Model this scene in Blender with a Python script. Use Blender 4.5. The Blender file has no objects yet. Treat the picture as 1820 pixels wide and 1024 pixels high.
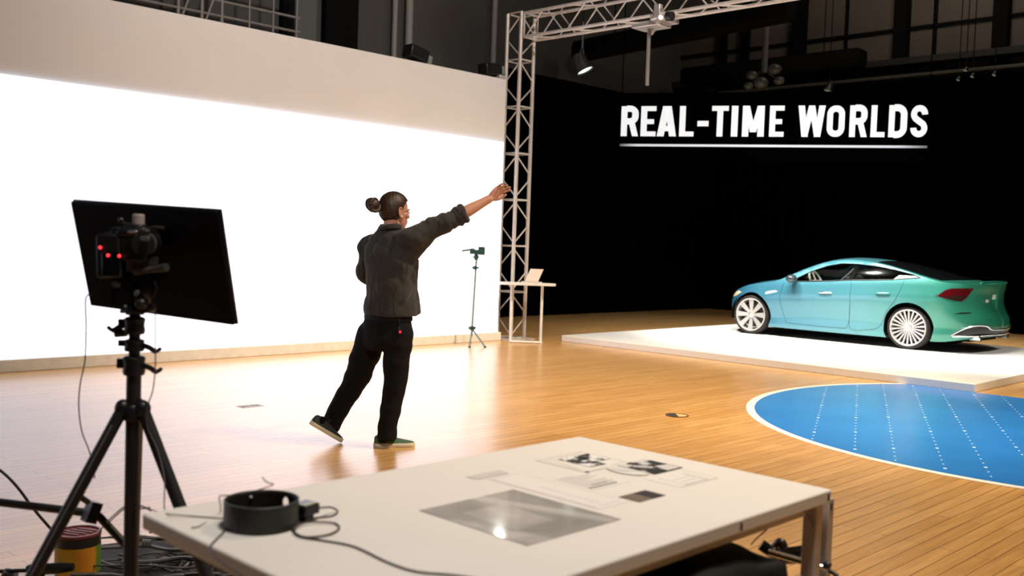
import bpy, bmesh, math, random
from math import sin, cos, pi, sqrt, radians, atan2, exp
from mathutils import Vector as V, Matrix, Quaternion
from mathutils.geometry import delaunay_2d_cdt
random.seed(7)
sc = bpy.context.scene
COL = sc.collection

# ------------------------------------------------------------------ camera
CAMH = 1.43
RX = V((.69906696, .00848578, .71500586))     # world X (along the white wall) seen from the camera: right, up, forward
RY = V((-.71424143, .05601801, .69765485))
RZ = V((.03412591, .99839426, -.04521425))
RIGHT = V((RX[0], RY[0], RZ[0])); UP = V((RX[1], RY[1], RZ[1])); FWD = V((RX[2], RY[2], RZ[2]))
FPX = 35 / 36 * 1820
CAM = V((0, 0, CAMH))
cd = bpy.data.cameras.new('camera'); cam = bpy.data.objects.new('camera', cd); COL.objects.link(cam)
cd.lens = 35; cd.sensor_width = 36; cd.clip_end = 200; cd.clip_start = .05
m3 = Matrix((RIGHT, UP, -FWD)).transposed()
cam.matrix_world = Matrix.Translation(CAM) @ m3.to_4x4()
cd.dof.use_dof = True; cd.dof.focus_distance = 6.9; cd.dof.aperture_fstop = 2.8
sc.camera = cam

def at(px, py, d):                      # a surveyed point of the photograph at a known distance
    return CAM + (RIGHT * (px - 910) + UP * (512 - py) + FWD * FPX) * (d / FPX)
def on_z(px, py, z=0.0):
    r = RIGHT * (px - 910) + UP * (512 - py) + FWD * FPX
    return CAM + r * ((z - CAMH) / r.z)

# ------------------------------------------------------------------ materials
MATS = {}
def mat(name, col, rough=.5, metal=0.0, emit=None, estr=1.0, spec=.5, coat=0.0, var=.06, nscale=12, bump=0.0, bscale=60, alpha=1.0, sheen=0.0):
    if name in MATS: return MATS[name]
    m = bpy.data.materials.new(name); m.use_nodes = True
    nt = m.node_tree; b = nt.nodes['Principled BSDF']
    tc = nt.nodes.new('ShaderNodeTexCoord')
    ns = nt.nodes.new('ShaderNodeTexNoise'); ns.inputs['Scale'].default_value = nscale; ns.inputs['Detail'].default_value = 4
    nt.links.new(tc.outputs['Object'], ns.inputs['Vector'])
    rp = nt.nodes.new('ShaderNodeValToRGB')
    c = list(col)
    rp.color_ramp.elements[0].position = .3; rp.color_ramp.elements[1].position = .7
    rp.color_ramp.elements[0].color = [x * (1 - var) for x in c] + [1]
    rp.color_ramp.elements[1].color = [min(1, x * (1 + var)) for x in c] + [1]
    nt.links.new(ns.outputs['Fac'], rp.inputs['Fac'])
    nt.links.new(rp.outputs['Color'], b.inputs['Base Color'])
    b.inputs['Roughness'].default_value = rough; b.inputs['Metallic'].default_value = metal
    b.inputs['Specular IOR Level'].default_value = spec
    b.inputs['Coat Weight'].default_value = coat; b.inputs['Coat Roughness'].default_value = .05
    b.inputs['Sheen Weight'].default_value = sheen
    b.inputs['Alpha'].default_value = alpha
    if emit is not None:
        b.inputs['Emission Color'].default_value = list(emit) + [1]; b.inputs['Emission Strength'].default_value = estr
    if bump:
        n2 = nt.nodes.new('ShaderNodeTexNoise'); n2.inputs['Scale'].default_value = bscale; n2.inputs['Detail'].default_value = 3
        nt.links.new(tc.outputs['Object'], n2.inputs['Vector'])
        bp = nt.nodes.new('ShaderNodeBump'); bp.inputs['Strength'].default_value = bump; bp.inputs['Distance'].default_value = .01
        nt.links.new(n2.outputs['Fac'], bp.inputs['Height']); nt.links.new(bp.outputs['Normal'], b.inputs['Normal'])
    MATS[name] = m
    return m

# ------------------------------------------------------------------ mesh helpers
class MB:
    def __init__(s): s.v = []; s.f = []
    def add(s, vs, fs):
        o = len(s.v); s.v += [V(p) for p in vs]; s.f += [tuple(i + o for i in f) for f in fs]; return s
    def box(s, c, size, rot=None):
        x, y, z = [a / 2 for a in size]; M = rot.to_3x3() if rot is not None else Matrix.Identity(3)
        vs = [V(c) + M @ V((a * x, b * y, d * z)) for d in (-1, 1) for b in (-1, 1) for a in (-1, 1)]
        return s.add(vs, [(0, 2, 3, 1), (4, 5, 7, 6), (0, 1, 5, 4), (2, 6, 7, 3), (0, 4, 6, 2), (1, 3, 7, 5)])
    def rings(s, rs, caps=True, close=False):
        n = len(rs[0]); vs = [p for r in rs for p in r]; fs = []
        k = len(rs)
        for i in range(k if close else k - 1):
            a = i * n; b = ((i + 1) % k) * n
            for j in range(n):
                j2 = (j + 1) % n; fs.append((a + j, a + j2, b + j2, b + j))
        if caps and not close:
            fs.append(tuple(range(n - 1, -1, -1))); fs.append(tuple((k - 1) * n + j for j in range(n)))
        return s.add(vs, fs)
    def tube(s, pts, r, n=10, caps=True):
        pts = [V(p) for p in pts]; k = len(pts)
        if not isinstance(r, (list, tuple)): r = [r] * k
        t0 = (pts[1] - pts[0]).normalized()
        a = V((0, 0, 1)) if abs(t0.z) < .9 else V((1, 0, 0))
        u = t0.cross(a).normalized(); rs = []
        for i in range(k):
            t = (pts[min(i + 1, k - 1)] - pts[max(i - 1, 0)])
            t = t.normalized() if t.length > 1e-9 else t0
            u = (u - t * u.dot(t)).normalized(); w = t.cross(u)
            rs.append([pts[i] + (u * cos(2 * pi * j / n) + w * sin(2 * pi * j / n)) * r[i] for j in range(n)])
        return s.rings(rs, caps)
    def cyl(s, p0, p1, r0, r1=None, n=16): return s.tube([p0, p1], [r0, r0 if r1 is None else r1], n)
    def lathe(s, prof, M=None, n=32):         # prof: (radius, height) list, closed loop when first == last
        M = M or Matrix.Identity(4)
        closed = prof[0] == prof[-1]
        pr = prof[:-1] if closed else prof
        rs = [[M @ V((r * cos(2 * pi * j / n), r * sin(2 * pi * j / n), h)) for j in range(n)] for r, h in pr]
        return s.rings(rs, caps=not closed, close=closed)
    def prism(s, poly, z0, z1):
        n = len(poly); vs = [V((p[0], p[1], z0)) for p in poly] + [V((p[0], p[1], z1)) for p in poly]
        return s.add(vs, [tuple(range(n - 1, -1, -1)), tuple(range(n, 2 * n))] + [(i, (i + 1) % n, n + (i + 1) % n, n + i) for i in range(n)])
    def extr(s, poly, o, ux, uy, un, t):      # polygon in the plane (ux, uy) at o, thickness t along un
        n = len(poly); o = V(o)
        a = [o + ux * p[0] + uy * p[1] for p in poly]; b = [p + un * t for p in a]
        return s.add(a + b, [tuple(range(n - 1, -1, -1)), tuple(range(n, 2 * n))] + [(i, (i + 1) % n, n + (i + 1) % n, n + i) for i in range(n)])
    def ell(s, c, r, M=None, nu=20, nv=12):
        M = M.to_3x3() if M is not None else Matrix.Identity(3); c = V(c); rs = []
        for i in range(1, nv):
            th = pi * i / nv
            rs.append([c + M @ V((r[0] * sin(th) * cos(2 * pi * j / nu), r[1] * sin(th) * sin(2 * pi * j / nu), -r[2] * cos(th))) for j in range(nu)])
        o = len(s.v); s.rings(rs, caps=False)
        a = len(s.v); s.v += [c + M @ V((0, 0, -r[2])), c + M @ V((0, 0, r[2]))]
        for j in range(nu):
            s.f.append((a, o + (j + 1) % nu, o + j)); l = o + (nv - 2) * nu
            s.f.append((a + 1, l + j, l + (j + 1) % nu))
        return s
    def mesh(s, name, fix=True):
        me = bpy.data.meshes.new(name); me.from_pydata([tuple(p) for p in s.v], [], s.f)
        if fix:
            bm = bmesh.new(); bm.from_mesh(me); bmesh.ops.recalc_face_normals(bm, faces=bm.faces); bm.to_mesh(me); bm.free()
        me.validate(); return me

def spline(pts, n=8):                        # Catmull-Rom through the points
    pts = [V(p) for p in pts]; out = []
    for i in range(len(pts) - 1):
        p0 = pts[max(i - 1, 0)]; p1 = pts[i]; p2 = pts[i + 1]; p3 = pts[min(i + 2, len(pts) - 1)]
        for k in range(n):
            t = k / n
            out.append(.5 * ((2 * p1) + (p2 - p0) * t + (2 * p0 - 5 * p1 + 4 * p2 - p3) * t * t + (3 * p1 - p0 - 3 * p2 + p3) * t ** 3))
    out.append(pts[-1]); return out

WORLDLOC = {}
def empty(name, loc, rotz=0.0):
    o = bpy.data.objects.new(name, None); COL.objects.link(o); o.empty_display_size = .1
    o.location = loc; o.rotation_euler = (0, 0, rotz)
    WORLDLOC[o.name] = Matrix.Translation(V(loc)) @ Matrix.Rotation(rotz, 4, 'Z')
    return o
def tag(o, label, cat, group=None):
    o['label'] = label; o['category'] = cat
    if group: o['group'] = group
    return o
def thing(name, label, cat, loc, rotz=0.0, group=None):
    return tag(empty(name, loc, rotz), label, cat, group)
def finish(o, smooth, bevel, seg=2):
    if smooth:
        for p in o.data.polygons: p.use_smooth = True
        if smooth != 'all':
            try: o.data.set_sharp_from_angle(angle=radians(smooth if smooth is not True else 40))
            except Exception: pass
    if bevel:
        b = o.modifiers.new('bevel', 'BEVEL'); b.width = bevel; b.segments = seg; b.limit_method = 'ANGLE'; b.angle_limit = radians(40)
def put(name, mb, m, parent=None, smooth=True, bevel=0, world=True, label=None):
    """link a mesh object; mb is in world space unless world is False (then in the parent's space)"""
    me = mb if isinstance(mb, bpy.types.Mesh) else mb.mesh(name)
    me.materials.clear(); me.materials.append(m)
    o = bpy.data.objects.new(name, me); COL.objects.link(o)
    if world:
        if parent is None:                      # a single-mesh thing: origin at its base
            xs = [v.co for v in me.vertices]
            b = V(((min(p.x for p in xs) + max(p.x for p in xs)) / 2, (min(p.y for p in xs) + max(p.y for p in xs)) / 2, min(p.z for p in xs)))
            me.transform(Matrix.Translation(-b)); o.location = b; WORLDLOC[o.name] = Matrix.Translation(b)
        else:
            W = WORLDLOC[parent.name]; me.transform(W.inverted()); WORLDLOC[o.name] = W
            if parent.parent: o.location = (0, 0, 0)
    elif parent is not None: WORLDLOC[o.name] = WORLDLOC[parent.name]
    if parent is not None: o.parent = parent
    if label: o['label'] = label
    finish(o, smooth, bevel)
    return o
def struct(name, mb, m, **k):
    o = put(name, mb, m, **k); o['kind'] = 'structure'; return o
def voxelize(mb, size, it=4, fac=.5, name='v'):
    me = mb.mesh(name); o = bpy.data.objects.new('tmp', me); COL.objects.link(o)
    r = o.modifiers.new('r', 'REMESH'); r.mode = 'VOXEL'; r.voxel_size = size; r.use_smooth_shade = True
    if it:
        s = o.modifiers.new('s', 'SMOOTH'); s.factor = fac; s.iterations = it
    dg = bpy.context.evaluated_depsgraph_get(); dg.update()
    out = bpy.data.meshes.new_from_object(o.evaluated_get(dg))
    bpy.data.objects.remove(o); bpy.data.meshes.remove(me); out.name = name
    return out

# common materials
BLACKM = mat('black metal', (.012, .012, .014), .45, .0, spec=.4)
BLACKP = mat('black plastic', (.009, .009, .01), .4, spec=.35)
MATTE = mat('matte black', (.006, .006, .0065), .9, spec=.1)
CABLE = mat('cable rubber', (.018, .015, .014), .5)
CABLEG = mat('grey cable', (.06, .045, .04), .5)
CHROME = mat('bright chrome', (.85, .85, .84), .15, 1.0)
ALU = mat('dull aluminium', (.62, .57, .53), .42, .35, var=.1)
WHITE = mat('white laminate', (.76, .745, .71), .42, var=.02)

# ------------------------------------------------------------------ the hall
def floor_mat():
    m = bpy.data.materials.new('strip wood floor'); m.use_nodes = True; nt = m.node_tree; b = nt.nodes['Principled BSDF']; L = nt.links.new
    tc = nt.nodes.new('ShaderNodeTexCoord')
    mp = nt.nodes.new('ShaderNodeMapping'); L(tc.outputs['Object'], mp.inputs['Vector'])
    br = nt.nodes.new('ShaderNodeTexBrick')
    br.inputs['Scale'].default_value = 1; br.inputs['Brick Width'].default_value = 1.7; br.inputs['Row Height'].default_value = .085
    br.inputs['Mortar Size'].default_value = .0022; br.inputs['Mortar Smooth'].default_value = .3; br.inputs['Bias'].default_value = -.1
    br.offset = .37; br.inputs['Color1'].default_value = (.74, .44, .175, 1); br.inputs['Color2'].default_value = (.62, .35, .125, 1)
    br.inputs['Mortar'].default_value = (.16, .07, .025, 1)
    L(mp.outputs['Vector'], br.inputs['Vector'])
    m2 = nt.nodes.new('ShaderNodeMapping'); m2.inputs['Scale'].default_value = (1.2, 22, 1); L(tc.outputs['Object'], m2.inputs['Vector'])
    ns = nt.nodes.new('ShaderNodeTexNoise'); ns.inputs['Scale'].default_value = 2.2; ns.inputs['Detail'].default_value = 6; L(m2.outputs['Vector'], ns.inputs['Vector'])
    rp = nt.nodes.new('ShaderNodeValToRGB'); rp.color_ramp.elements[0].position = .3; rp.color_ramp.elements[1].position = .75
    rp.color_ramp.elements[0].color = (.74, .70, .66, 1); rp.color_ramp.elements[1].color = (1.12, 1.1, 1.06, 1); L(ns.outputs['Fac'], rp.inputs['Fac'])
    mx = nt.nodes.new('ShaderNodeMix'); mx.data_type = 'RGBA'; mx.blend_type = 'MULTIPLY'; mx.inputs['Factor'].default_value = .8
    L(br.outputs['Color'], mx.inputs['A']); L(rp.outputs['Color'], mx.inputs['B']); L(mx.outputs['Result'], b.inputs['Base Color'])
    rr = nt.nodes.new('ShaderNodeMapRange'); rr.inputs['To Min'].default_value = .26; rr.inputs['To Max'].default_value = .36; L(ns.outputs['Fac'], rr.inputs['Value']); L(rr.outputs['Result'], b.inputs['Roughness'])
    b.inputs['Specular IOR Level'].default_value = .6; b.inputs['Coat Weight'].default_value = .3; b.inputs['Coat Roughness'].default_value = .22
    bp = nt.nodes.new('ShaderNodeBump'); bp.inputs['Strength'].default_value = .12; bp.inputs['Distance'].default_value = .002; bp.invert = True
    L(br.outputs['Fac'], bp.inputs['Height']); L(bp.outputs['Normal'], b.inputs['Normal'])
    return m
struct('floor', MB().box((9, 5, -.05), (34, 26, .1)), floor_mat(), smooth=False)
HALL = mat('dim painted hall wall', (.15, .125, .105), .85, var=.12, nscale=.6)
HALLG = mat('dim grey hall wall', (.11, .105, .10), .85, var=.12, nscale=.6)
DARKW = mat('hall ceiling black', (.012, .012, .013), .9)
struct('wall_left', MB().box((9, 15.6, 5), (34, .2, 10)), HALLG, smooth=False)
struct('wall_back', MB().box((22.1, 5, 5), (.2, 26, 10)), HALL, smooth=False)
struct('ceiling', MB().box((9, 5, 10.05), (34, 26, .1)), DARKW, smooth=False)
n_trim = 0
def trim(mb, m):
    global n_trim; n_trim += 1; return struct('trim_%d' % n_trim, mb, m, smooth=False)
COLM = mat('black steel column', (.004, .004, .0045), .8, spec=.15)
# black columns and seams of the back wall
for y in (12.04, 9.55, 7.45): trim(MB().box((21.88, y, 5), (.22, .3, 9.9)), COLM)
for y in (13.55, 14.2): trim(MB().box((21.93, y, 5), (.12, .22, 9.9)), COLM)
for y in (10.9, 8.85): trim(MB().box((21.98, y, 5), (.04, .07, 9.9)), COLM)
trim(MB().box((21.97, 6, 6.47), (.06, 19, .07)), COLM)
LEDGE = mat('dim steel ledge', (.035, .035, .032), .6)
trim(MB().box((21.8, 6, 5.70), (.4, 19, .14)), LEDGE)
# left hall wall: columns and conduits above the white wall
for x, w in ((9.86, .22), (11.0, .72)): trim(MB().box((x, 15.42, 5), (w, .16, 9.9)), COLM)
trim(MB().box((10.3, 15.47, 5), (.4, .05, 9.9)), mat('grey wall panel', (.16, .165, .16), .8))
PIPE = mat('painted pipe', (.42, .40, .38), .6)
for i, (x, r) in enumerate(((12.24, .05), (12.60, .075), (14.93, .06))):
    n_trim += 1
    o = struct('trim_%d' % n_trim, MB().cyl((x, 15.36, .0), (x, 15.36, 9.99), r), PIPE)

# free-standing white wall with the screen
WALLW = mat('white painted wall', (.79, .755, .725), .75, var=.02, nscale=1.2)
wl = MB().box(((10.31 - 8) / 2, 10.47, 1.9), (18.31, .30, 3.8))
tag(put('partition_wall', wl, WALLW, smooth=False, bevel=.01), 'long freestanding white partition wall carrying the glowing screen', 'wall')
tag(put('plinth_board', MB().box(((10.31 - 8) / 2, 10.285, .06), (18.31, .07, .12)), mat('cream skirting', (.80, .76, .70), .6), smooth=False, bevel=.006),
    'cream kick board along the foot of the white partition wall', 'skirting board')
def screen_mat():
    m = bpy.data.materials.new('glowing screen'); m.use_nodes = True; nt = m.node_tree; b = nt.nodes['Principled BSDF']; L = nt.links.new
    tc = nt.nodes.new('ShaderNodeTexCoord'); sp = nt.nodes.new('ShaderNodeSeparateXYZ'); L(tc.outputs['Object'], sp.inputs[0])
    mr = nt.nodes.new('ShaderNodeMapRange'); mr.inputs['From Min'].default_value = -5.6; mr.inputs['From Max'].default_value = 8.7
    L(sp.outputs['X'], mr.inputs['Value'])
    rp = nt.nodes.new('ShaderNodeValToRGB'); e = rp.color_ramp.elements
    e[0].position = .56; e[0].color = (.46, .48, .58, 1); e[1].position = .72; e[1].color = (.92, .88, 1.0, 1)
    x = e.new(.95); x.color = (.80, .80, 1, 1); x = e.new(1.0); x.color = (.52, .54, .6, 1)
    L(mr.outputs['Result'], rp.inputs['Fac']); L(rp.outputs['Color'], b.inputs['Emission Color'])
    b.inputs['Base Color'].default_value = (.6, .6, .6, 1); b.inputs['Roughness'].default_value = .6
    b.inputs['Emission Strength'].default_value = SCREEN_E
    return m
SCREEN_E = 2.25
tag(put('video_screen', MB().box(((10.27 - 7) / 2, 10.298, 1.505), (17.27, .022, 2.76)), screen_mat(), smooth=False),
    'wide glowing white video screen on the freestanding wall', 'screen')

# black curtains enclosing the car stage
CURT = mat('black velvet', (.0009, .0009, .001), .95, spec=.02, var=.3)
def curtain(name, p0, p1, z1, label):
    p0, p1 = V(p0), V(p1); d = (p1 - p0); n = int(d.length / .06); t = d.normalized(); nn = V((-t.y, t.x, 0)); mb = MB(); vs = []
    for i in range(n + 1):
        p = p0 + d * i / n; w = .035 * sin(i * .06 / .32 * 2 * pi + 1.3 * sin(i * .03))
        vs += [p + nn * w + V((0, 0, .005)), p + nn * w * .6 + V((0, 0, z1))]
    mb.add(vs, [(2 * i, 2 * i + 2, 2 * i + 3, 2 * i + 1) for i in range(n)])
    o = put(name, mb, CURT); tag(o, label, 'curtain', 'black stage curtains'); return o
curtain('stage_curtain', (13.3, 13.45, 0), (20.75, 13.45, 0), 4.74, 'black stage curtain on the left side, running back from the truss tower')
curtain('stage_curtain', (20.6, 13.4, 0), (20.6, -3, 0), 5.10, 'black stage curtain across the back, behind the green car')
RAILM = mat('dim steel rail', (.06, .06, .055), .5)
tag(put('curtain_rail', MB().cyl((20.45, 13.3, 5.16), (20.45, -3, 5.16), .035), RAILM), 'thin dim rail along the top of the back curtain', 'rail')

# ------------------------------------------------------------------ things under the roof
DUCT = mat('black duct', (.003, .003, .003), .8, spec=.15)
def duct(a, b, w, hh, label):
    a, b = V(a), V(b); d = (b - a).normalized(); s = V((-d.y, d.x, 0)).normalized(); u = V((0, 0, 1)); rs = []
    L = (b - a).length
    for t, k in ((0, .8), (.015, 1), (.985, 1), (1, .8)):
        rs.append([a + d * L * t + s * (w / 2 * k * (abs(cos(q)) ** .4) * (1 if cos(q) > 0 else -1)) + u * (hh / 2 * k * (abs(sin(q)) ** .4) * (1 if sin(q) > 0 else -1)) for q in [2 * pi * j / 24 for j in range(24)]])
    o = thing('air_duct', label, 'duct', (a + b) / 2, 0, 'black air ducts under the roof')
    put('duct_body', MB().rings(rs), DUCT, o)
    for t in (.2, .8):
        p = a + d * L * t; put('hanger', MB().cyl(p + u * hh * .4, V((p.x, p.y, 9.99)), .012, n=8), DUCT, o)
duct((17, 9.55, 5.98), (17, 16 - 1.2, 5.75), .5, .42, 'long black air duct directly below the lighting truss beam')
duct((20.9, 9.95, 5.72), (20.9, 14.6, 5.72), .5, .42, 'black air duct hanging right above the top edge of the back curtain')

LAMP = mat('lamp glass glowing', (.8, .9, .85), .3, emit=(.75, 1.0, .88), estr=3.0)
LAMPD = mat('lamp glass dim', (.5, .52, .48), .3, emit=(.8, .85, .75), estr=.12)
FIXT = mat('lamp housing', (.05, .052, .055), .4, .3)
def spotlight(name, pos, aim, size, label, glow, hang=.25, group='stage lamps under the roof'):
    t = thing(name, label, 'lamp', pos, 0, group); p = V(pos); a = V(aim).normalized(); q = a.to_track_quat('Z', 'Y').to_matrix().to_4x4()
    M = Matrix.Translation(p) @ q; s = size
    put('housing', MB().lathe([(.0, -s * .9), (s * .42, -s * .9), (s * .6, -s * .5), (s * .66, s * .35), (s * .8, s * .75), (s * .74, s * .75), (s * .6, s * .35), (0, s * .2)], M, 24), FIXT, t)
    put('lens', MB().lathe([(0, s * .5), (s * .72, s * .56), (s * .72, s * .62), (0, s * .66)], M, 24), glow, t)
    br = MB(); sd = (q.to_3x3() @ V((1, 0, 0)))
    br.tube(spline([p + sd * s * .7, p + sd * s * .75 + V((0, 0, s * .8)), p + V((0, 0, s * 1.3)), p - sd * s * .75 + V((0, 0, s * .8)), p - sd * s * .7], 4), s * .08)
    br.cyl(p + V((0, 0, s * 1.25)), p + V((0, 0, s * 1.3 + hang)), s * .1)
    put('yoke', br, FIXT, t); put('drop_rod', MB().cyl(p + V((0, 0, s * 1.3 + hang)), (p.x, p.y, 9.99), .010, n=8), COLM, t); return t

# ------------------------------------------------------------------ lighting truss: tower and beam
def truss(root, a, b, ux, uy, half, step, rc=.023, rb=.0105, faces=(0, 1, 2, 3)):
    a, b = V(a), V(b); d = b - a; L = d.length; t = d / L; n = max(1, int(round(L / step)))
    cs = [ux * sx * half[0] + uy * sy * half[1] for sx, sy in ((-1, -1), (1, -1), (1, 1), (-1, 1))]
    for c in cs: put('chord', MB().cyl(a + c, b + c, rc, n=14), ALU, root)
    for k in faces:
        c0, c1 = cs[k], cs[(k + 1) % 4]
        for i in range(n):
            p, q = (c0, c1) if (i + k // 2) % 2 == 0 else (c1, c0)
            s0 = a + t * (L * i / n + .04) + p; s1 = a + t * (L * (i + 1) / n - .04) + q
            put('brace', MB().cyl(s0, s1, rb, n=8), ALU, root)
    for i in (range(0, n + 1, 2) if len(faces) < 4 else (0, n // 2, n)):
        m = MB()
        for k in range(4): m.cyl(a + t * (L * i / n) + cs[k], a + t * (L * i / n) + cs[(k + 1) % 4], rb * 1.3, n=8)
        put('cross_frame', m, ALU, root)
X1, Y1, Z1 = V((1, 0, 0)), V((0, 1, 0)), V((0, 0, 1))
TX, TY = 10.58, 10.32
tw = thing('truss_tower', 'upright lattice truss tower at the right end of the white wall', 'truss', (TX, TY, 0))
truss(tw, (TX, TY, .03), (TX, TY, 4.78), X1, Y1, (.14, .14), .34, rc=.028, faces=(0, 3))
put('base_plate', MB().box((TX, TY, .012), (.52, .52, .024)), ALU, tw, bevel=.004)
bm_ = thing('truss_beam', 'horizontal lattice truss beam reaching right from the tower top over the stage', 'truss', (TX, TY - .2, 4.45))
truss(bm_, (TX, TY - .2, 4.58), (TX, 2.2, 4.58), Y1.cross(Z1), Z1, (.14, .17), .40)
cl = MB().box((TX + .0, 7.74, 4.37), (.42, .16, .06)).box((TX - .2, 7.7, 4.43), (.07, .09, .18)).cyl((TX - .25, 7.62, 4.34), (TX + .2, 8.1, 4.28), .035)
cl.box((TX, 7.95, 4.31), (.3, .42, .05))
o = thing('pipe_clamp', 'bright metal clamp bracket gripping the underside of the truss beam', 'clamp', (TX, 7.74, 4.3))
put('bracket', cl, mat('worn bright steel', (.78, .72, .70), .3, .7), o, bevel=.006)
put('knob', MB().cyl((TX - .28, 7.5, 4.33), (TX - .28, 7.42, 4.32), .06), BLACKM, o)
tag(put('drop_pipe', MB().cyl((TX, 7.98, 4.30), (TX, 7.98, 3.55), .026), mat('grey steel pipe', (.22, .21, .20), .5, .3)),
    'thin grey pipe hanging straight down from the truss beam clamp', 'pipe')

spotlight('stage_lamp', at(1034, 113, 14.9), (.25, -.45, -1), .17, 'round stage lamp with a glowing greenish lens, hanging beside the truss tower', LAMP, hang=.4)
spotlight('stage_lamp', V((20.2, 10.35, 5.02)), (-.3, .2, -1), .12, 'small grey lamp on the curtain rail, right of the hanging lamp cluster', LAMPD, .0)
for i, (px, py) in enumerate(((1704, 140), (1717, 123), (1729, 134), (1768, 131))):
    spotlight('stage_lamp', at(px, py, 19.3 - i * .25), (-.4, .3, -1), .05, ['leftmost of the four tiny lamps below the ledge', 'topmost of the four tiny lamps below the ledge', 'third from left of the four tiny lamps below the ledge', 'rightmost of the four tiny lamps below the ledge'][i], LAMPD, .25)
# cluster of dim lamps on a drop rod
p = at(1358, 134, 19.6)
cl = thing('lamp_cluster', 'dim cluster of lamp heads on a rod hanging before the back wall', 'lamp', p)
put('rod', MB().cyl(p + V((0, 0, .05)), p + V((0, 0, 1.0)), .06), mat('pale rod', (.16, .155, .15), .5), cl)
put('rod', MB().cyl(p + V((0, 0, 1.0)), (p.x, p.y, 9.99), .035), COLM, cl)
for k, (dx, dz, s) in enumerate(((-.24, .0, .12), (-.06, -.14, .15), (.2, .12, .14), (.3, -.1, .11), (-.3, -.2, .1))):
    c = p + RIGHT * dx + V((0, 0, dz)); h = put('lamp_head', MB().ell(c, (s, s, s * .75)), mat('dim lamp head', (.10, .10, .095), .35), cl)
    put('arm', MB().cyl(c, p + V((0, 0, .1)), .018), FIXT, h)
# lamps on top of the white wall
def floodlight(x, label, tilt):
    t = thing('flood_light', label, 'lamp', (x, 10.47, 3.8), 0, 'flood lights on the white wall top')
    R = Matrix.Rotation(tilt, 4, 'Y')
    put('housing', MB().box((x, 10.47, 3.93), (.32, .2, .17), R), BLACKP, t, bevel=.02)
    put('glass', MB().box(V((x, 10.47, 3.93)) + R.to_3x3() @ V((.19, 0, -.02)), (.09, .17, .12), R), mat('dull green glass', (.2, .24, .21), .25), t, bevel=.01)
    put('foot', MB().box((x, 10.47, 3.82), (.12, .12, .04)), BLACKM, t)
floodlight(8.72, 'black flood light standing on the white wall top, halfway along', radians(12))
floodlight(10.12, 'black flood light at the right end of the white wall top', radians(-8))
put('clip', MB().box((10.27, 10.42, 3.83), (.12, .14, .06)), ALU, bpy.data.objects['flood_light.001'], bevel=.01)

# maintenance catwalk behind the white wall
g = thing('catwalk', 'pale metal catwalk with railings above the white wall, far left', 'catwalk', (8.8, 15.0, 4.5))
GAL = mat('galvanised rail', (.40, .36, .33), .5, .2)
put('deck', MB().box((7.6, 15.0, 4.55), (4.4, .5, .06)), GAL, g)
for z in (4.92, 5.16, 5.5): put('rail', MB().cyl((5.4, 14.8, z), (9.72, 14.8, z), .022, n=10), GAL, g)
for x in (5.6, 6.4, 7.5, 7.9, 8.25, 8.75, 9.2, 9.66): put('post', MB().cyl((x, 14.8, 4.5), (x, 14.8, 5.62), .03 if x < 8.3 else .018, n=10), GAL, g)
for x in (7.5, 7.9): put('diagonal', MB().cyl((x, 14.8, 4.6), (x + .35, 14.8, 5.6), .02, n=8), GAL, g)

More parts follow.
